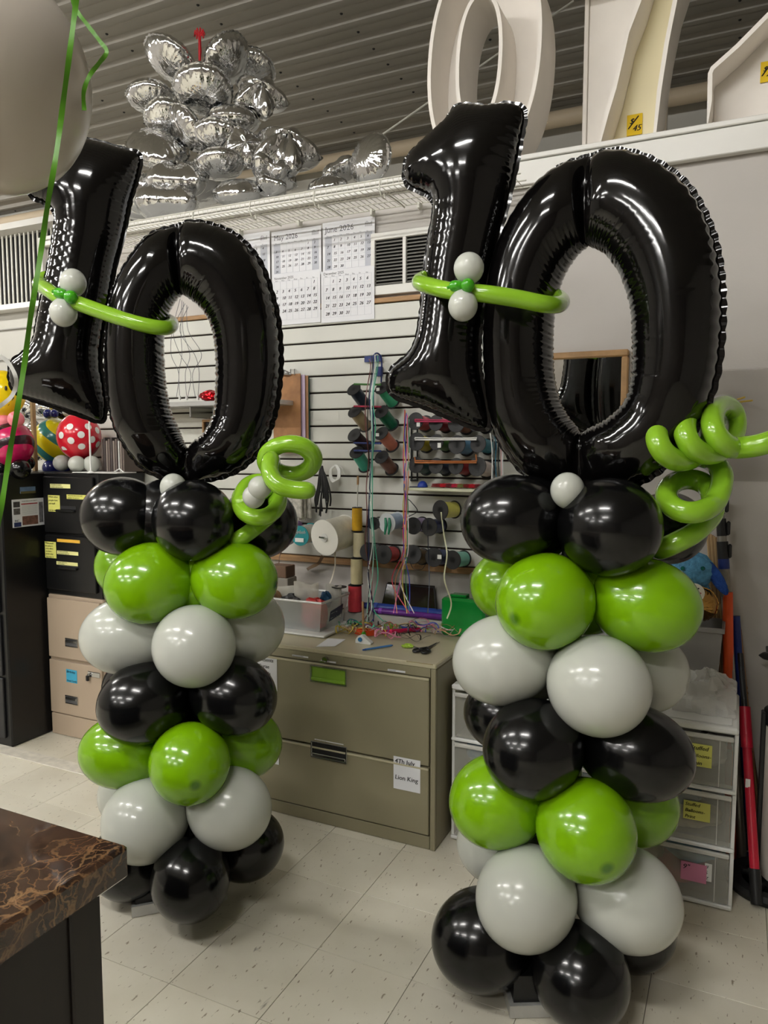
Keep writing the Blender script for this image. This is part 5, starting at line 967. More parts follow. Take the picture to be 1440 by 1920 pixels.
# black two-drawer file unit on the beige one
BX0, BX1, BYF, BYB = LX+.012, LX+.40, 2.70, 3.02
ZB = .742
t = thing('beige_file_cabinet', 'beige two-drawer steel file cabinet under the black one', 'file cabinet', ((BX0+BX1)/2, 2.86, 0))
box('body', BX0, BX1, BYF+.012, BYB, .002, ZB, M_BEIGE, t, .005)
ds = [(at(140, 1342, Y=BYF).z, at(140, 1243, Y=BYF).z), (at(140, 1238, Y=BYF).z+.002, ZB-.016)]
for i, (v0, v1) in enumerate(ds):
    d = box('drawer_front', BX0+.008, BX1-.012, BYF-.004, BYF+.0115, v0, v1, M_BEIGE, t, .003); pc = at(136, 1312 if i == 0 else 1205, Y=BYF)
    f = MB(); hw, hh = .044, .022
    for u0, u1, w0, w1 in ((pc.x-hw, pc.x+hw, pc.z+hh-.005, pc.z+hh), (pc.x-hw, pc.x+hw, pc.z-hh, pc.z-hh+.005), (pc.x-hw, pc.x-hw+.005, pc.z-hh+.005, pc.z+hh-.005), (pc.x+hw-.005, pc.x+hw, pc.z-hh+.005, pc.z+hh-.005)): f.box(u0, u1, BYF-.009, BYF-.0042, w0, w1, .001)
    f.build('handle_frame', M_CHROME, d, False); box('handle_cup', pc.x-hw+.005, pc.x+hw-.005, BYF-.0055, BYF-.0042, pc.z-hh+.005, pc.z+hh-.005, mat('dim_metal', (110, 110, 112), rough=.35, metal=.6), d, 0); box('handle_lip', pc.x-hw+.006, pc.x+hw-.006, BYF-.012, BYF-.0056, pc.z+.0, pc.z+.014, M_CHROME, d)
box('kick_panel', BX0+.008, BX1-.012, BYF, BYF+.0115, .004, ds[0][0]-.006, M_BEIGE, t, .002)
a = at(165, 1258, Y=BYF-.005); b = at(188, 1272, Y=BYF-.005); hs = thing('hasp_lock', 'steel hasp with a small padlock on the right of the beige cabinet', 'lock', ((a.x+b.x)/2, BYF-.01, b.z-.03)); box('hasp_plate', a.x, b.x, BYF-.009, BYF-.0045, b.z, a.z, M_CHROME, hs)
q = Vector((a.x+.012, BYF-.016, b.z)); MB().tube([q+Vector((-.004, 0, .012)), q+Vector((.004, -.004, .018)), q+Vector((.010, 0, .010))], .003, 8).build('shackle', M_CHROME, hs); MB().box(q.x-.012, q.x+.004, q.y-.008, q.y+.004, q.z-.02, q.z+.008, .003).build('padlock_body', M_BPL, hs, False)
tag(recenter(label_strip(124, 1254, 145, 1282, 'Birthday\n\nRoad Cards', BYF-.0045, None, mat('blue_note', (64, 158, 190), rough=.8), .2)), 'blue handwritten note on the beige file cabinet', 'note')
t = thing('black_file_cabinet', 'black two-drawer steel file cabinet with yellow notes on top of the beige one', 'file cabinet', ((BX0+BX1)/2, 2.86, ZB+.002))
box('body', BX0, BX1, BYF+.012, BYB, ZB+.002, CT, M_BKST, t, .005); zm = at(130, 1003, Y=BYF).z
for v0, v1 in ((ZB+.03, zm-.006), (zm+.006, CT-.02)):
    d = box('drawer_front', BX0+.010, BX1-.03, BYF-.003, BYF+.0115, v0, v1, M_DKST if 0 else M_BKST, t, .004); box('handle', BX0+.11, BX0+.24, BYF-.02, BYF-.0035, v0+.11, v0+.122, M_BKST, d, .004); box('handle_plate', BX0+.11, BX0+.24, BYF-.0045, BYF-.0032, v0+.123, v0+.14, M_DKST, d, .0005)
NS = [(94, 907, 132, 916, 'MODERN MAGNETS\nNAILED ABOVE WHEN', 'long cream label at the top of the black file cabinet'), (125, 927, 165, 937, 'INFLATED BALLOON SIZE\nNAILED TO EACH IT', 'long cream label right of the upper yellow note'), (90, 928, 113, 960, 'When other\npeople have\nput stuff -\n\nask by number', 'yellow note on the upper black drawer'), (84, 1015, 106, 1047, 'When people\nare going to\ncome, this is\nout there -\nask for what\nthey ring is in', 'yellow note on the lower black drawer'), (107, 1010, 150, 1019, '', 'orange tape strip at the top of the lower black drawer'), (107, 1032, 147, 1042, 'MODERN HATS WINE\nBALLOON BY POINTS IN', 'upper of the two cream labels on the lower black drawer'), (106, 1052, 146, 1062, 'NUMBERS NEED BY IN\nSTARS NUMBERS', 'lower of the two cream labels on the lower black drawer')]
for xa, ya, xb, yb, s_, lb in NS: tag(recenter(label_strip(xa, ya, xb, yb, s_, BYF-.0042, None, mat('orange_strip', (226, 176, 60), rough=.7) if 'orange' in lb else (M_YNOTE if 'yellow note' in lb else mat('cream_label', (226, 222, 150), rough=.8)), .15 if 'note' in lb else 0)), lb, 'note', 'notes on the black file cabinet')
# ================================================================ balloon arrangements on the black cabinets
def arrangement(nm, label, px_, py_, rp, Y, mbig, small, baseballs, top=None, faces=None):
    c = at(px_, py_, Y=Y); r = rp*fwd(c)/F_PX; t = thing(nm, label, 'balloon arrangement', (c.x, c.y, CT))
    b_ = ball('large_balloon', c, r, mbig, t, (0, 0, 1), r*1.07, 48)
    for (x, y, rr_, m_, dY) in small: q = at(x, y, Y=Y+dY); ball('small_balloon', q, rr_*fwd(q)/F_PX, m_, t, (q.x-c.x, -.3, -.2))
    return t, c, r
M_NAVY = latex('navy_latex', (24, 32, 96), tip=False, rough=.25, coat=.3); M_PINK = latex('pink_latex', (232, 130, 140), tip=False, rough=.25, sss=.2)
M_YEL = latex('yellow_latex', (240, 208, 20), tip=False, rough=.2, coat=.3); M_REDL = latex('red_latex', (204, 30, 48), tip=False, rough=.2, coat=.3)
t, c, r = arrangement('dotted_balloon', 'red balloon with white dots on small white balloons', 148, 818, 40, 2.84, M_REDL, [(115, 868, 15, M_WHITE, -.02), (144, 870, 15.5, M_WHITE, -.07), (172, 870, 15.5, M_WHITE, -.02), (150, 868, 14, M_WHITE, .07)], 0)
for (x, y) in [(131, 800), (115, 816), (133, 826), (165, 800), (152, 815), (153, 837), (182, 807), (173, 824), (121, 842), (166, 849), (183, 833), (150, 787), (169, 785)]:
    v = Vector((( x-148)/40, 0, -(y-818)/43)); 
    if v.length > .97: v *= .97/v.length
    R0 = ray(x, y).normalized(); O = Vector((0, 0, EYE)); oc = O-c; bq = oc.dot(R0); disc = bq*bq-(oc.length_squared-(r*1.0)**2)
    if disc <= 0: continue
    p = O+R0*(-bq-math.sqrt(disc)); n_ = (p-c).normalized(); s_ = 6.3*fwd(c)/F_PX; MM = Matrix.Translation(c) @ n_.to_track_quat('Z', 'Y').to_matrix().to_4x4(); prof = [(math.sin(a_)*r*1.012, math.cos(a_)*r*1.012*1.01) for a_ in [s_/r*(1-i/5) for i in range(6)]]
    MB().lathe(prof[::-1], MM, 20).build('dot', M_WPL, t)
M_YG = stripy('yellow_green_swirl', (232, 214, 24), (50, 128, 120), 3.2, 3.5, 'Z', (0, .75, 0)); M_MG = stripy('magenta_black_swirl', (196, 24, 88), (40, 16, 26), 4.0, 3.5, 'Z', (0, -.7, 0))
arrangement('swirled_yellow_balloon', 'yellow balloon with blue-green swirls beside the red dotted one', 100, 826, 37, 2.95, M_YG, [(95, 877, 15, M_NAVY, -.03), (118, 878, 13, M_NAVY, 0), (90, 776, 9, M_NAVY, -.04), (102, 776, 8, M_NAVY, -.05), (116, 777, 9, M_BLACK, 0), (126, 772, 9, M_WHITE, 0)], 0)
arrangement('swirled_magenta_balloon', 'magenta balloon with black swirls at the left edge under the smiley', 22, 832, 40, 2.62, M_MG, [(38, 880, 19, M_BLACK, -.04), (2, 880, 18, M_BLACK, -.04), (52, 868, 13, M_BLACK, .06), (8, 790, 15, M_PINK, -.03), (30, 786, 15, M_PINK, -.06)], 0)
c = at(6, 738, Y=2.60); r = 39*fwd(c)/F_PX; t = thing('smiley_balloon', 'yellow smiley face balloon at the left edge', 'balloon', (c.x, c.y, c.z-r)); ball('balloon_skin', c, r, M_YEL, t, (0, 0, 1), r*1.1, 48)
def onball(x, y, k=1.01):
    R0 = ray(x, y).normalized(); O = Vector((0, 0, EYE)); oc = O-c; bq = oc.dot(R0); dd = bq*bq-(oc.length_squared-(r*k)**2); return O+R0*(-bq-math.sqrt(max(dd, 0)))
MB().tube([onball(11, 724), onball(11, 728), onball(11, 732)], [.004, .0065, .004], 8).build('eye', M_INK, t); MB().tube([onball(-8, 724), onball(-8, 728), onball(-8, 732)], [.004, .0065, .004], 8).build('eye', M_INK, t)
MB().tube([onball(-18, 752), onball(-8, 762), onball(4, 764), onball(16, 759), onball(26, 745)], .0024, 8).build('smile', M_INK, t)
for (x, y, Y, rx, ry, rot, lb) in [(48, 768, 2.98, 24, 18, 30, 'silver foil balloon behind the smiley, upper'), (58, 805, 2.99, 22, 16, -40, 'silver foil balloon between the two swirled balloons, middle'), (66, 850, 2.98, 18, 14, 20, 'silver foil balloon low between the two swirled balloons'), (84, 770, 3.0, 24, 14, 10, 'silver foil balloon behind the left number one foot')]: foil_shape('small_foil_balloon', x, y, Y, rx, ry, rot, lb, 'pillow', group='silver foil balloons behind the swirled balloons')
a = at(66, 884, Y=2.8); solo(MB().box(a.x-.011, a.x+.011, 2.79, 2.812, CT+.001, at(66, 752, Y=2.8).z, .003), 'wooden_post', mat('pale_post', (186, 160, 116), rough=.6), 'square pale wooden post standing between the swirled balloons', 'post', None, False)
a = at(172, 884, Y=2.72); st = thing('white_balloon_stick', 'thin white upright stick in front of the red dotted balloon', 'stick', (a.x, a.y, CT)); MB().cyl((a.x, 2.715, CT+.006), (a.x, 2.715, at(172, 790, Y=2.715).z), .0045, n=10).build('stick', M_WPL, st); MB().lathe([(0, 0), (.02, 0), (.018, .005), (.005, .012)], Matrix.Translation((a.x, 2.715, CT+.001)), 16).build('foot', M_WPL, st)
# stack of brown stuff and a white tripod behind the column
a = at(188, 884, Y=2.85); b = at(216, 820, Y=2.85); t = thing('stacked_folders', 'stack of upright brownish folders behind the left zero bottom', 'folders', (a.x+.08, 2.9, CT))
for k in range(10): box('folder', a.x+k*.016, a.x+k*.016+.012, 2.86, 3.0, CT+.004, CT+.17+.01*math.sin(k*2.1), mat('folder_%d' % (k % 3), [(96, 84, 78), (70, 62, 60), (128, 116, 108)][k % 3], rough=.6), t, .001)
a = at(224, 882, Y=2.80); sd = thing('white_stand', 'little white wire stand behind the left zero', 'stand', (a.x, 2.80, CT)); MB().cyl((a.x, 2.8, CT+.02), (a.x, 2.8, CT+.16), .003, n=8).build('rod', M_WPL, sd)
for k in range(3): MB().tube([(a.x, 2.8, CT+.022), (a.x+.03*math.cos(k*2.1), 2.8+.03*math.sin(k*2.1), CT+.003)], .003, 8).build('leg', M_WPL, sd)
a = at(132, 886, Y=2.70); solo(MB().box(a.x, a.x+.30, 2.71, 2.84, CT+.001, CT+.005, .001), 'white_board_sheet', M_WPL, 'thin white sheet under the white balloons on the black cabinet', 'sheet', None, False)
# ================================================================ plastic drawer towers, right
def tower(x0_, x1_, yf, yb, h, label, seed, notes=()):
    t = thing('drawer_tower', label, 'drawer tower', ((x0_+x1_)/2, (yf+yb)/2, 0), 'plastic drawer towers'); n = 3; hh = (h-.03)/n
    MB().box(x0_, x1_, yf, yb, h-.022, h, .006).build('top_panel', M_WPL, t, False); MB().box(x0_+.02, x1_-.02, yf+.02, yb-.02, h+.0002, h+.004, .002).build('raised_rim', M_WPL, t, False)
    for x in (x0_, x1_-.012): MB().box(x, x+.012, yf+.012, yb, .012, h-.0225, .002).build('side_panel', M_WPL, t, False)
    MB().box(x0_+.013, x1_-.013, yb-.01, yb, .012, h-.023, 0).build('back_panel', M_WPL, t, False)
    for k in range(n):
        z0_ = .012+k*hh; MB().box(x0_, x1_, yf+.001, yf+.05, z0_-.008, z0_+.006, .004).build('cross_rail', M_WPL, t, False)
        d = MB().box(x0_+.013, x1_-.013, yf+.004, yf+.0075, z0_+.010, z0_+hh-.012, .002).build('drawer', M_CLEARF, t, False); MB().box(x0_+.013, x1_-.013, yf-.006, yf+.0035, z0_+hh-.028, z0_+hh-.012, .004).build('pull_lip', mat('frosted_lip', (214, 212, 204), rough=.25, alpha=.8), d, False)
        MB().box(x1_-.055, x1_-.052, yf+.001, yf+.0038, z0_+.012, z0_+hh-.03, 0).build('moulded_rib', mat('frosted_lip', (214, 212, 204)), d, False)
        MB().box(x0_+.016, x1_-.016, yf+.0078, yb-.03, z0_+.0095, z0_+.0115, 0).build('drawer_floor', M_CLEARF, d, False)
        for (cx_, cz_, sx_, sz_, rgb) in [[(.35, .45, .30, .36, (176, 166, 120)), (.72, .5, .2, .3, (150, 146, 136))], [(.4, .7, .3, .22, (70, 120, 150)), (.55, .32, .36, .26, (186, 176, 150))], [(.45, .3, .36, .26, (190, 70, 60)), (.6, .72, .3, .2, (90, 150, 180)), (.2, .55, .14, .2, (150, 130, 90))]][(2-k) % 3]:
            cw_, ch_ = x1_-x0_, hh-.02; vs = []; nn_ = 18; cc = Vector((x0_+cw_*cx_, yf+.09, z0_+.012+ch_*cz_)); 
            for i in range(9):
                for j in range(nn_): th = math.pi*i/8; an = 2*math.pi*j/nn_; w1 = 1+.1*math.sin(3*an+i+seed)+.07*math.sin(5*an-2*i); vs.append((min(max(cc.x+cw_*sx_*w1*math.sin(th)*math.cos(an), x0_+.018), x1_-.018), cc.y+.07*w1*math.sin(th)*math.sin(an), min(max(cc.z+ch_*sz_*w1*math.cos(th), z0_+.012), z0_+hh-.03)))
            MB().add(vs, [(i*nn_+j, i*nn_+(j+1) % nn_, (i+1)*nn_+(j+1) % nn_, (i+1)*nn_+j) for i in range(8) for j in range(nn_)]).build('bagged_balloons', mat('contents_%d_%d_%d' % rgb, rgb, rough=.5, noise=.3, nscale=30), t, True, 40)
    return t
TX1 = at(1378, 1560, Y=2.56).x; HT = at(1385, 1368, Y=2.55).z
tower(TX1-.32, TX1, 2.55, 2.93, HT, 'front right white tower with three frosted drawers and paper notes', 1)
tower(TX1-.66, TX1-.335, 2.57, 2.95, HT-.0, 'middle white drawer tower almost hidden behind the right column', 2)
tower(at(846, 1500, Y=2.6).x, TX1-.675, 2.59, 2.97, HT+.0, 'white drawer tower next to the putty filing cabinet', 3)
tag(recenter(label_strip(1292, 1392, 1334, 1441, 'Stuffed\nBalloons-\nPlain', 2.5485, None, M_YNOTE, .25)), 'yellow note reading Stuffed Balloons Plain on the top drawer', 'note')
tag(recenter(label_strip(1282, 1499, 1331, 1543, 'Stuffed\nBalloons-\nPrint', 2.5485, None, M_YNOTE, .25)), 'yellow note reading Stuffed Balloons Print on the middle drawer', 'note')
tag(recenter(label_strip(1322, 1618, 1334, 1654, '#\nS\nZ', 2.5485, None, M_WPL, .1)), 'white slip behind the pink note on the bottom drawer', 'note')
tag(recenter(label_strip(1277, 1613, 1324, 1658, '9"\n', 2.5465, None, mat('pink_note', (206, 130, 158), rough=.8), .25)), 'pink note reading 9 inch on the bottom drawer', 'note')
# crumpled bag, grey bin, gold balloon, blue plush on the tower
c = at(1325, 1290, Y=2.72); mb = MB(); vs = []; n = 30
for i in range(17):
    for k in range(n):
        th = math.pi/2*i/16*1.0; an = 2*math.pi*k/n; w1 = 1+.12*math.sin(4*an+3*th)+.09*math.sin(9*an-6*th)+.05*math.sin(15*an+8*th); rr_ = math.sin(th); vs.append((min(c.x+.125*w1*rr_*math.cos(an), TX1-.01), 2.72+.10*w1*rr_*math.sin(an), HT+.006+.12*max(math.cos(th), 0)*(1+.12*math.sin(3*an+i))))
mb.add(vs, [(i*n+k, i*n+(k+1) % n, (i+1)*n+(k+1) % n, (i+1)*n+k) for i in range(16) for k in range(n)])
solo(mb, 'crumpled_plastic_bag', mat('crinkly_bag', (226, 224, 218), rough=.12, alpha=.5, spec=.9, bump=.9, bscale=35, noise=.1), 'crumpled clear plastic bag on top of the front right drawer tower', 'bag', None, True, None, 25)
bx1 = at(1353, 1250, Y=2.83).x; bx0, by0, by1 = bx1-.22, 2.83, 3.0; zb0 = HT+.006; zb1 = at(1340, 1178, Y=2.83).z
t = thing('grey_bin', 'grey plastic bin on the drawer tower holding the gold balloon', 'bin', ((bx0+bx1)/2, (by0+by1)/2, zb0)); MGB = mat('grey_plastic', (126, 122, 118), rough=.45)
mb = MB(); s = .015
o0 = [(bx0+s, by0+s), (bx1-s, by0+s), (bx1-s, by1-s), (bx0+s, by1-s)]; o1 = [(bx0, by0), (bx1, by0), (bx1, by1), (bx0, by1)]; w_ = .004
vs = [(u, v, zb0) for u, v in o0]+[(u, v, zb1) for u, v in o1]+[(u+(w_ if u < (bx0+bx1)/2 else -w_), v+(w_ if v < 2.9 else -w_), zb0+.005) for u, v in o0]+[(u+(w_ if u < (bx0+bx1)/2 else -w_), v+(w_ if v < 2.9 else -w_), zb1) for u, v in o1]
mb.add(vs, [(3, 2, 1, 0), (8, 9, 10, 11)]+[(i, (i+1) % 4, 4+(i+1) % 4, 4+i) for i in range(4)]+[(8+i, 12+i, 12+(i+1) % 4, 8+(i+1) % 4) for i in range(4)]+[(4+i, 4+(i+1) % 4, 12+(i+1) % 4, 12+i) for i in range(4)]); mb.build('bin_body', MGB, t, False)
for u0, u1, v0, v1 in ((bx0-.006, bx1+.006, by0-.006, by0-.0005), (bx0-.006, bx1+.006, by1+.0005, by1+.006), (bx0-.006, bx0-.0005, by0, by1), (bx1+.0005, bx1+.006, by0, by1)): box('rim', u0, u1, v0, v1, zb1-.018, zb1, MGB, t, .002)
c = at(1312, 1134, Y=2.90); foil_shape('gold_foil_balloon', 1312, 1132, 2.90, 34, 44, 10, 'gold foil balloon with a white starry patch in the grey bin', 'round', tilt=25, m=mat('gold_foil', (168, 128, 70), rough=.16, metal=1, bump=.4, bscale=25), T_=.5)
q = at(1302, 1112, Y=2.83); o = MB().lathe([(0, 0), (.03, .0), (.034, .002), (.03, .004), (0, .005)], Matrix.Translation((q.x, 2.838, q.z)) @ Matrix.Rotation(math.pi/2, 4, 'X'), 24).build('white_patch', mat('white_spotted', (226, 220, 206), rough=.4, noise=.0), bpy.data.objects['gold_foil_balloon'])
for k in range(9): an = k*.9; MB().lathe([(0, 0), (.003, 0), (0, .002)], Matrix.Translation((q.x+.022*math.cos(an)*(.4+.07*k), 2.8325, q.z+.022*math.sin(an)*(.4+.07*k))) @ Matrix.Rotation(math.pi/2, 4, 'X'), 8).build('speckle', mat('speck_red', (160, 40, 60)) if k % 2 else M_INK, o)
# blue plush toy
c = at(1298, 1068, Y=2.92); t = thing('blue_plush_toy', 'fluffy blue plush toy with long darker ears above the gold balloon', 'soft toy', (c.x, c.y, c.z-.09))
def fur(nm, c_, rx, ry, rz, m_, par, seed, ax=None):
    r_ = np.random.default_rng(seed); mb = MB(); n = 40; vs = []
    for i in range(25):
        for k in range(n):
            th = math.pi*i/24; an = 2*math.pi*k/n; w1 = 1+(r_.random()*.10 if 0 < i < 24 else 0); vs.append(Vector((rx*w1*math.sin(th)*math.cos(an), ry*w1*math.sin(th)*math.sin(an), rz*w1*math.cos(th))))
    M_ = Matrix.Translation(c_) @ (Matrix.Rotation(ax, 4, 'Y') if ax else Matrix()); return mb.add([M_ @ v for v in vs], [(i*n+k, i*n+(k+1) % n, (i+1)*n+(k+1) % n, (i+1)*n+k) for i in range(24) for k in range(n)]).build(nm, m_, par, True, 60)
M_PL = mat('blue_fur', (96, 160, 200), rough=.95, noise=.3, nscale=40, bump=1, bscale=120); M_PL2 = mat('royal_fur', (40, 84, 170), rough=.95, noise=.3, nscale=40, bump=1, bscale=120)
fur('head', c, .072, .055, .062, M_PL, t, 1); fur('ear', c+Vector((.082, -.01, -.022)), .02, .016, .065, M_PL2, t, 2, -.55); fur('ear', c+Vector((-.075, -.01, -.0)), .02, .016, .055, M_PL2, t, 3, .4); fur('body', c+Vector((.0, .03, -.085)), .06, .045, .05, M_PL, t, 4)
e = at(1280, 1066, Y=2.862); MB().lathe([(0, 0), (.008, .0), (.006, .006), (0, .008)], Matrix.Translation(e) @ Matrix.Rotation(math.pi/2, 4, 'X'), 16).build('eye', mat('green_eye', (20, 90, 80), rough=.1), t)
e = at(1318, 1066, Y=2.862); MB().lathe([(0, 0), (.008, .0), (.006, .006), (0, .008)], Matrix.Translation(e) @ Matrix.Rotation(math.pi/2, 4, 'X'), 16).build('eye', mat('green_eye', (20, 90, 80), rough=.1), t)
# ================================================================ poles leaning in the right corner
def pole(nm, label, segs, cat='pole', grp='poles leaning in the right corner'):
    t = thing(nm, label, cat, segs[0][0], grp)
    for a_, b_, r_, m_, pn in segs: MB().cyl(a_, b_, r_, n=16).build(pn, m_, t)
    return t
def LN(p0, p1): 
    A = Vector(p0); B_ = Vector(p1); return lambda k: A.lerp(B_, k)
b = at(1360, 1300, Y=2.98); f = LN((at(1372, 1300, Y=2.99).x+.02, 2.90, .003), at(1364, 1110, Y=2.985)); 
t = pole('orange_tube', 'hollow orange plastic tube leaning behind the drawer tower', [(f(0), f(1), .0185, mat('orange_plastic', (226, 86, 32), rough=.45), 'tube')]); MB().cyl(f(1)-(f(1)-f(0)).normalized()*.004, f(1)+(f(1)-f(0)).normalized()*.0006, .015, n=16).build('bore_shade_disc', M_DARK, t)  # tube end is closed; a near-black disc paints the shade of its hollow
f = LN((at(1395, 1330, Y=2.99).x+.04, 2.94, .003), at(1380, 1155, Y=3.01)); pole('blue_tube', 'navy blue tube leaning right of the orange one', [(f(0), f(1), .014, mat('navy_plastic', (24, 44, 110), rough=.45), 'tube'), (f(.52), f(.56), .0155, M_DKST, 'band')])
f = LN((at(1400, 1400, Y=2.99).x, 2.90, .003), at(1349, 930, Y=3.02)); MS = mat('scuffed_silver', (150, 146, 138), rough=.35, metal=.7)
k = lambda y: (y-930)/(1720-930); g = lambda y: 1-k(y)
t = pole('extension_pole', 'telescopic pole with black clamps, silver tubes and a blue sleeve', [(f(g(1720)), f(g(1150)), .0165, MS, 'silver_tube'), (f(g(1150)), f(g(1090)), .0185, mat('worn_grey_wrap', (140, 132, 120), rough=.6, noise=.3, nscale=30), 'wrap'), (f(g(1090)), f(g(1068)), .0195, mat('navy_plastic', (24, 44, 110)), 'blue_sleeve'), (f(g(1068)), f(g(1030)), .020, M_BPL, 'clamp'), (f(g(1030)), f(g(1018)), .0155, MS, 'silver_tube'), (f(g(1018)), f(g(980)), .0175, M_BPL, 'clamp'), (f(g(980)), f(g(970)), .0135, MS, 'silver_tube'), (f(g(970)), f(g(935)), .0155, M_BPL, 'clamp')])
for y in (1050, 1000, 950): p = f(g(y)); MB().box(p.x+.016, p.x+.030, p.y-.012, p.y+.01, p.z-.026, p.z+.026, .005).build('lever', M_BPL, t, False)
for i in range(6):
    f = LN((at(1372+i*5, 1400, Y=3.0).x, 2.96+i*.005, .003), at(1326+i*3.2, 997+i*2, Y=3.03)); pole('thin_dowel', ['leftmost', 'second', 'third', 'fourth', 'fifth', 'rightmost'][i]+' dowel in the bundle above the blue plush toy', [(f(0), f(1), .0038, mat('dowel_%d' % (i % 2), [(186, 156, 112), (160, 128, 90)][i % 2], rough=.6), 'rod')], 'stick', 'dowel bundle')
for i, (x0_, y0_, x1_, y1_, rgb, lb) in enumerate([(1386, 1165, 1436, 1560, (150, 112, 74), 'brown bamboo cane leaning nearest the wall'), (1388, 1180, 1432, 1600, (120, 90, 62), 'darker cane left of the bamboo one'), (1384, 1290, 1425, 1620, (170, 148, 112), 'pale cane behind the red pole'), (1392, 1280, 1440, 1640, (104, 82, 60), 'dark cane just left of the white canister')]):
    A = at(x1_, y1_, Y=2.86+.03*i); A.z = .003; pole('cane', lb, [(A, at(x0_, y0_, Y=3.025), .0045, mat('cane_%d' % i, rgb, rough=.6), 'rod'), (A.lerp(at(x0_, y0_, Y=3.025), .72), A.lerp(at(x0_, y0_, Y=3.025), .73), .0065, mat('cane_%d' % i, rgb), 'node')], 'stick', 'canes by the red pole')
A = at(1420, 1672, Y=2.62); A.z = .012; B_ = at(1396, 1325, Y=2.86); C_ = at(1388, 1225, Y=2.93)
MRD = mat('red_paint', (186, 28, 52), rough=.35)
t = pole('red_pole', 'red pole with black foot and black top standing right of the tower', [(A.lerp(B_, .16), B_, .0155, MRD, 'tube'), (B_, C_, .010, M_BPL, 'top_rod'), (A, A.lerp(B_, .17), .019, M_BPL, 'boot'), (A.lerp(B_, .78), B_, .0195, MRD, 'collar')])
p = A.lerp(B_, .60); box('sticker', p.x-.012, p.x+.003, p.y-.020, p.y-.0185, p.z-.012, p.z+.018, M_WPL, t, 0)
# black wheeled base and white canister
p = at(1432, 1668, Z=0); t = thing('black_round_base', 'black round stand base on the floor at the right edge', 'stand base', (p.x, p.y, 0))
MB().lathe([(.10, .004), (.15, .004), (.155, .02), (.14, .032), (.10, .028), (.10, .004)], Matrix.Translation((p.x+.03, p.y+.03, 0)), 40).build('ring', M_BPL, t)
for k in range(5): a_ = k*2*math.pi/5+.3; MB().tube([(p.x+.03, p.y+.03, .03), (p.x+.03+.125*math.cos(a_), p.y+.03+.125*math.sin(a_), .018)], .012, 10).build('spoke', M_BPL, t)
q = at(1478, 1655, Z=.0); rC = q.x-at(1426, 1500, Y=q.y).x; q.y = 2.80; q.x = at(1426, 1500, Y=2.8).x+.12
t = thing('white_canister', 'tall white cylinder with a black cap cut off by the right edge', 'canister', (q.x, 2.8, 0)); zc1 = at(1430, 1335, Y=2.8).z
MB().lathe([(.11, .035), (.12, .045), (.12, zc1-.01), (.115, zc1)], Matrix.Translation((q.x, 2.8, 0)), 40).build('shell', mat('offwhite_enamel', (206, 200, 190), rough=.4), t); MB().lathe([(.122, zc1-.03), (.122, zc1+.01), (.09, zc1+.035), (.03, zc1+.045), (.02, zc1+.12)], Matrix.Translation((q.x, 2.8, 0)), 40).build('cap', M_BPL, t); MB().lathe([(.13, .002), (.13, .03), (.12, .034)], Matrix.Translation((q.x, 2.8, 0)), 40).build('base_ring', M_BPL, t)
MB().box(q.x-.13, q.x-.115, 2.76, 2.80, .03, zc1+.01, .003).build('side_strap', M_BPL, t, False)
p = at(1438, 1234, Y=2.9); kn = thing('black_wall_knob', 'black oval knob on a bracket at the right edge of the wall', 'knob', (p.x, 2.95, p.z)); MB().lathe([(0, -.012), (.02, -.010), (.032, 0), (.02, .010), (0, .012)], Matrix.Translation((p.x+.006, 2.93, p.z)), 24).build('knob', M_BPL, kn); MB().cyl((p.x+.006, 2.93, p.z), (p.x+.006, Ym-.001, p.z), .006, n=10).build('bracket', M_BPL, kn)
# clutter behind the red pole
p = at(1392, 1560, Y=2.95); t = thing('dark_hardware', 'dark tangle of tools and brackets in the gap beside the tower', 'hardware', (p.x, 2.96, 0)); 
for k in range(5): MB().box(TX1+.014+k*.022, TX1+.03+k*.022, 2.93, 2.97+.01*k, .002, .30+.11*math.sin(k*1.7), .003).build('bracket', M_DKST if k % 2 else M_BPL, t, False)
MB().tube([(TX1+.03, 2.92, .1), (TX1+.08, 2.9, .12), (TX1+.10, 2.9, .05), (TX1+.04, 2.91, .04)], .006, 8, closed=True).build('chrome_loop', M_CHROME, t)
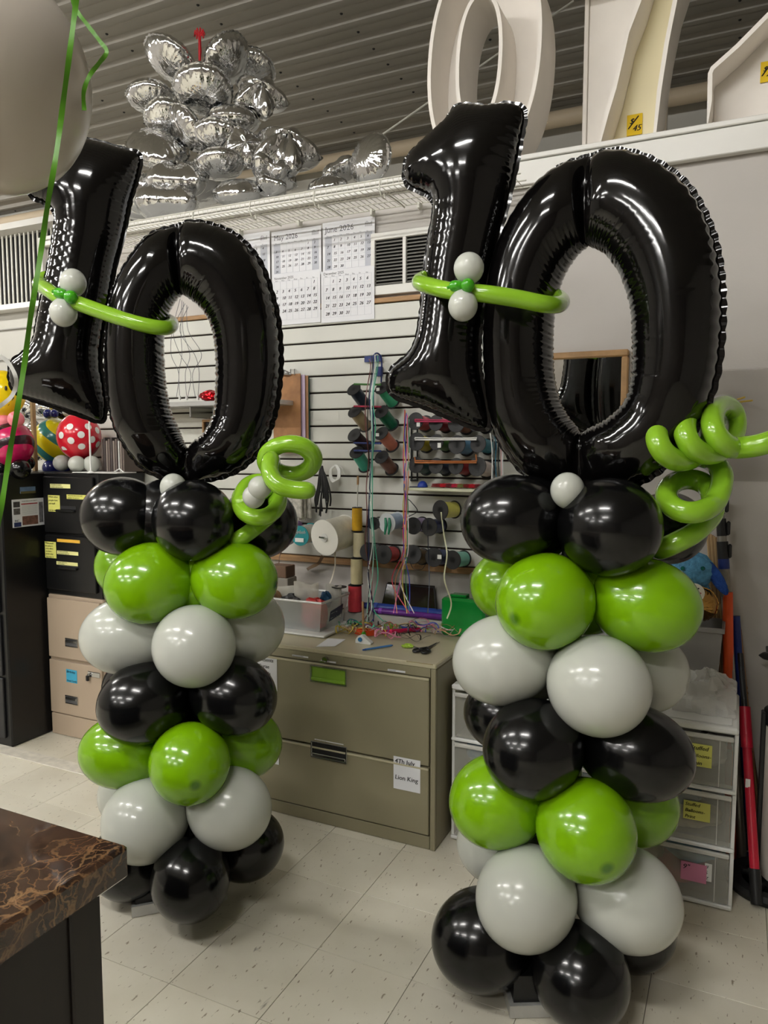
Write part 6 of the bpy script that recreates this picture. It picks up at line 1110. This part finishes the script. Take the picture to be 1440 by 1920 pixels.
# ================================================================ marble counter in the foreground
def marble():
    m = mat('brown_emperador_marble', (58, 38, 28), rough=.08, coat=.5); nt = m.node_tree; b = nt.nodes['Principled BSDF']; N = nt.nodes.new; L = nt.links.new
    tc = N('ShaderNodeTexCoord'); n0 = N('ShaderNodeTexNoise'); n0.inputs['Scale'].default_value = 9; n0.inputs['Detail'].default_value = 6; L(tc.outputs['Object'], n0.inputs[0])
    ad = N('ShaderNodeMixRGB'); ad.blend_type = 'ADD'; ad.inputs[0].default_value = .18; L(tc.outputs['Object'], ad.inputs[1]); L(n0.outputs['Color'], ad.inputs[2])
    base = N('ShaderNodeValToRGB'); n1 = N('ShaderNodeTexNoise'); n1.inputs['Scale'].default_value = 16; n1.inputs['Detail'].default_value = 8; n1.inputs['Roughness'].default_value = .65; L(ad.outputs[0], n1.inputs[0])
    base.color_ramp.elements[0].position = .35; base.color_ramp.elements[1].position = .72; base.color_ramp.elements[0].color = lin((34, 24, 20)); base.color_ramp.elements[1].color = lin((84, 60, 45)); L(n1.outputs['Fac'], base.inputs[0])
    prev = base.outputs[0]
    for sc_, w_, col in ((13, .045, (158, 122, 84)), (34, .06, (132, 98, 66))):
        v = N('ShaderNodeTexVoronoi'); v.feature = 'DISTANCE_TO_EDGE'; v.inputs['Scale'].default_value = sc_; L(ad.outputs[0], v.inputs[0])
        r = N('ShaderNodeValToRGB'); r.color_ramp.elements[0].position = 0; r.color_ramp.elements[1].position = w_; r.color_ramp.elements[0].color = (1, 1, 1, 1); r.color_ramp.elements[1].color = (0, 0, 0, 1); L(v.outputs['Distance'], r.inputs[0])
        n2 = N('ShaderNodeTexNoise'); n2.inputs['Scale'].default_value = 6; L(tc.outputs['Object'], n2.inputs[0]); mm = N('ShaderNodeMath'); mm.operation = 'MULTIPLY'; L(r.outputs[0], mm.inputs[0]); rr = N('ShaderNodeMapRange'); rr.inputs[1].default_value = .34; rr.inputs[2].default_value = .62; rr.inputs[4].default_value = .75; L(n2.outputs['Fac'], rr.inputs[0]); L(rr.outputs[0], mm.inputs[1])
        mx = N('ShaderNodeMixRGB'); L(mm.outputs[0], mx.inputs[0]); L(prev, mx.inputs[1]); mx.inputs[2].default_value = lin(col); prev = mx.outputs[0]
    L(prev, b.inputs['Base Color']); return m
TZ = .90; cr = at(243, 1583, Z=TZ); t = thing('marble_counter', 'dark wood counter with a glossy brown marble top, nearest at the bottom left', 'counter', (cr.x-.5, cr.y-.4, 0))
top = MB().box(cr.x-1.6, cr.x, cr.y-1.1, cr.y, TZ-.052, TZ, .006).build('marble_top', marble(), t, False)
md = top.modifiers.new('b', 'BEVEL') if 0 else None
MWD = mat('espresso_wood', (26, 18, 15), rough=.45, noise=.3, nscale=6, aniso=(8, 8, 1)); bxr = at(182, 1800, Y=cr.y-.05).x
box('base_panel', cr.x-1.5, bxr, cr.y-1.0, cr.y-.05, .002, TZ-.053, MWD, t, .004); box('corner_post', bxr-.055, bxr+.006, cr.y-.10, cr.y-.044, .002, TZ-.0535, MWD, t, .003)
box('corner_post', bxr-.02, bxr+.006, cr.y-.45, cr.y-.40, .002, TZ-.0535, MWD, t, .003)
# lettering and other minute joined marks count as stuff
for o in bpy.data.objects:
    if o.type == 'MESH' and o.name.split('.')[0] in ('lettering', 'dates', 'weekday_names', 'grid_lines', 'month_title', 'corner_motif', 'weekend_shading'): o['kind'] = 'stuff'
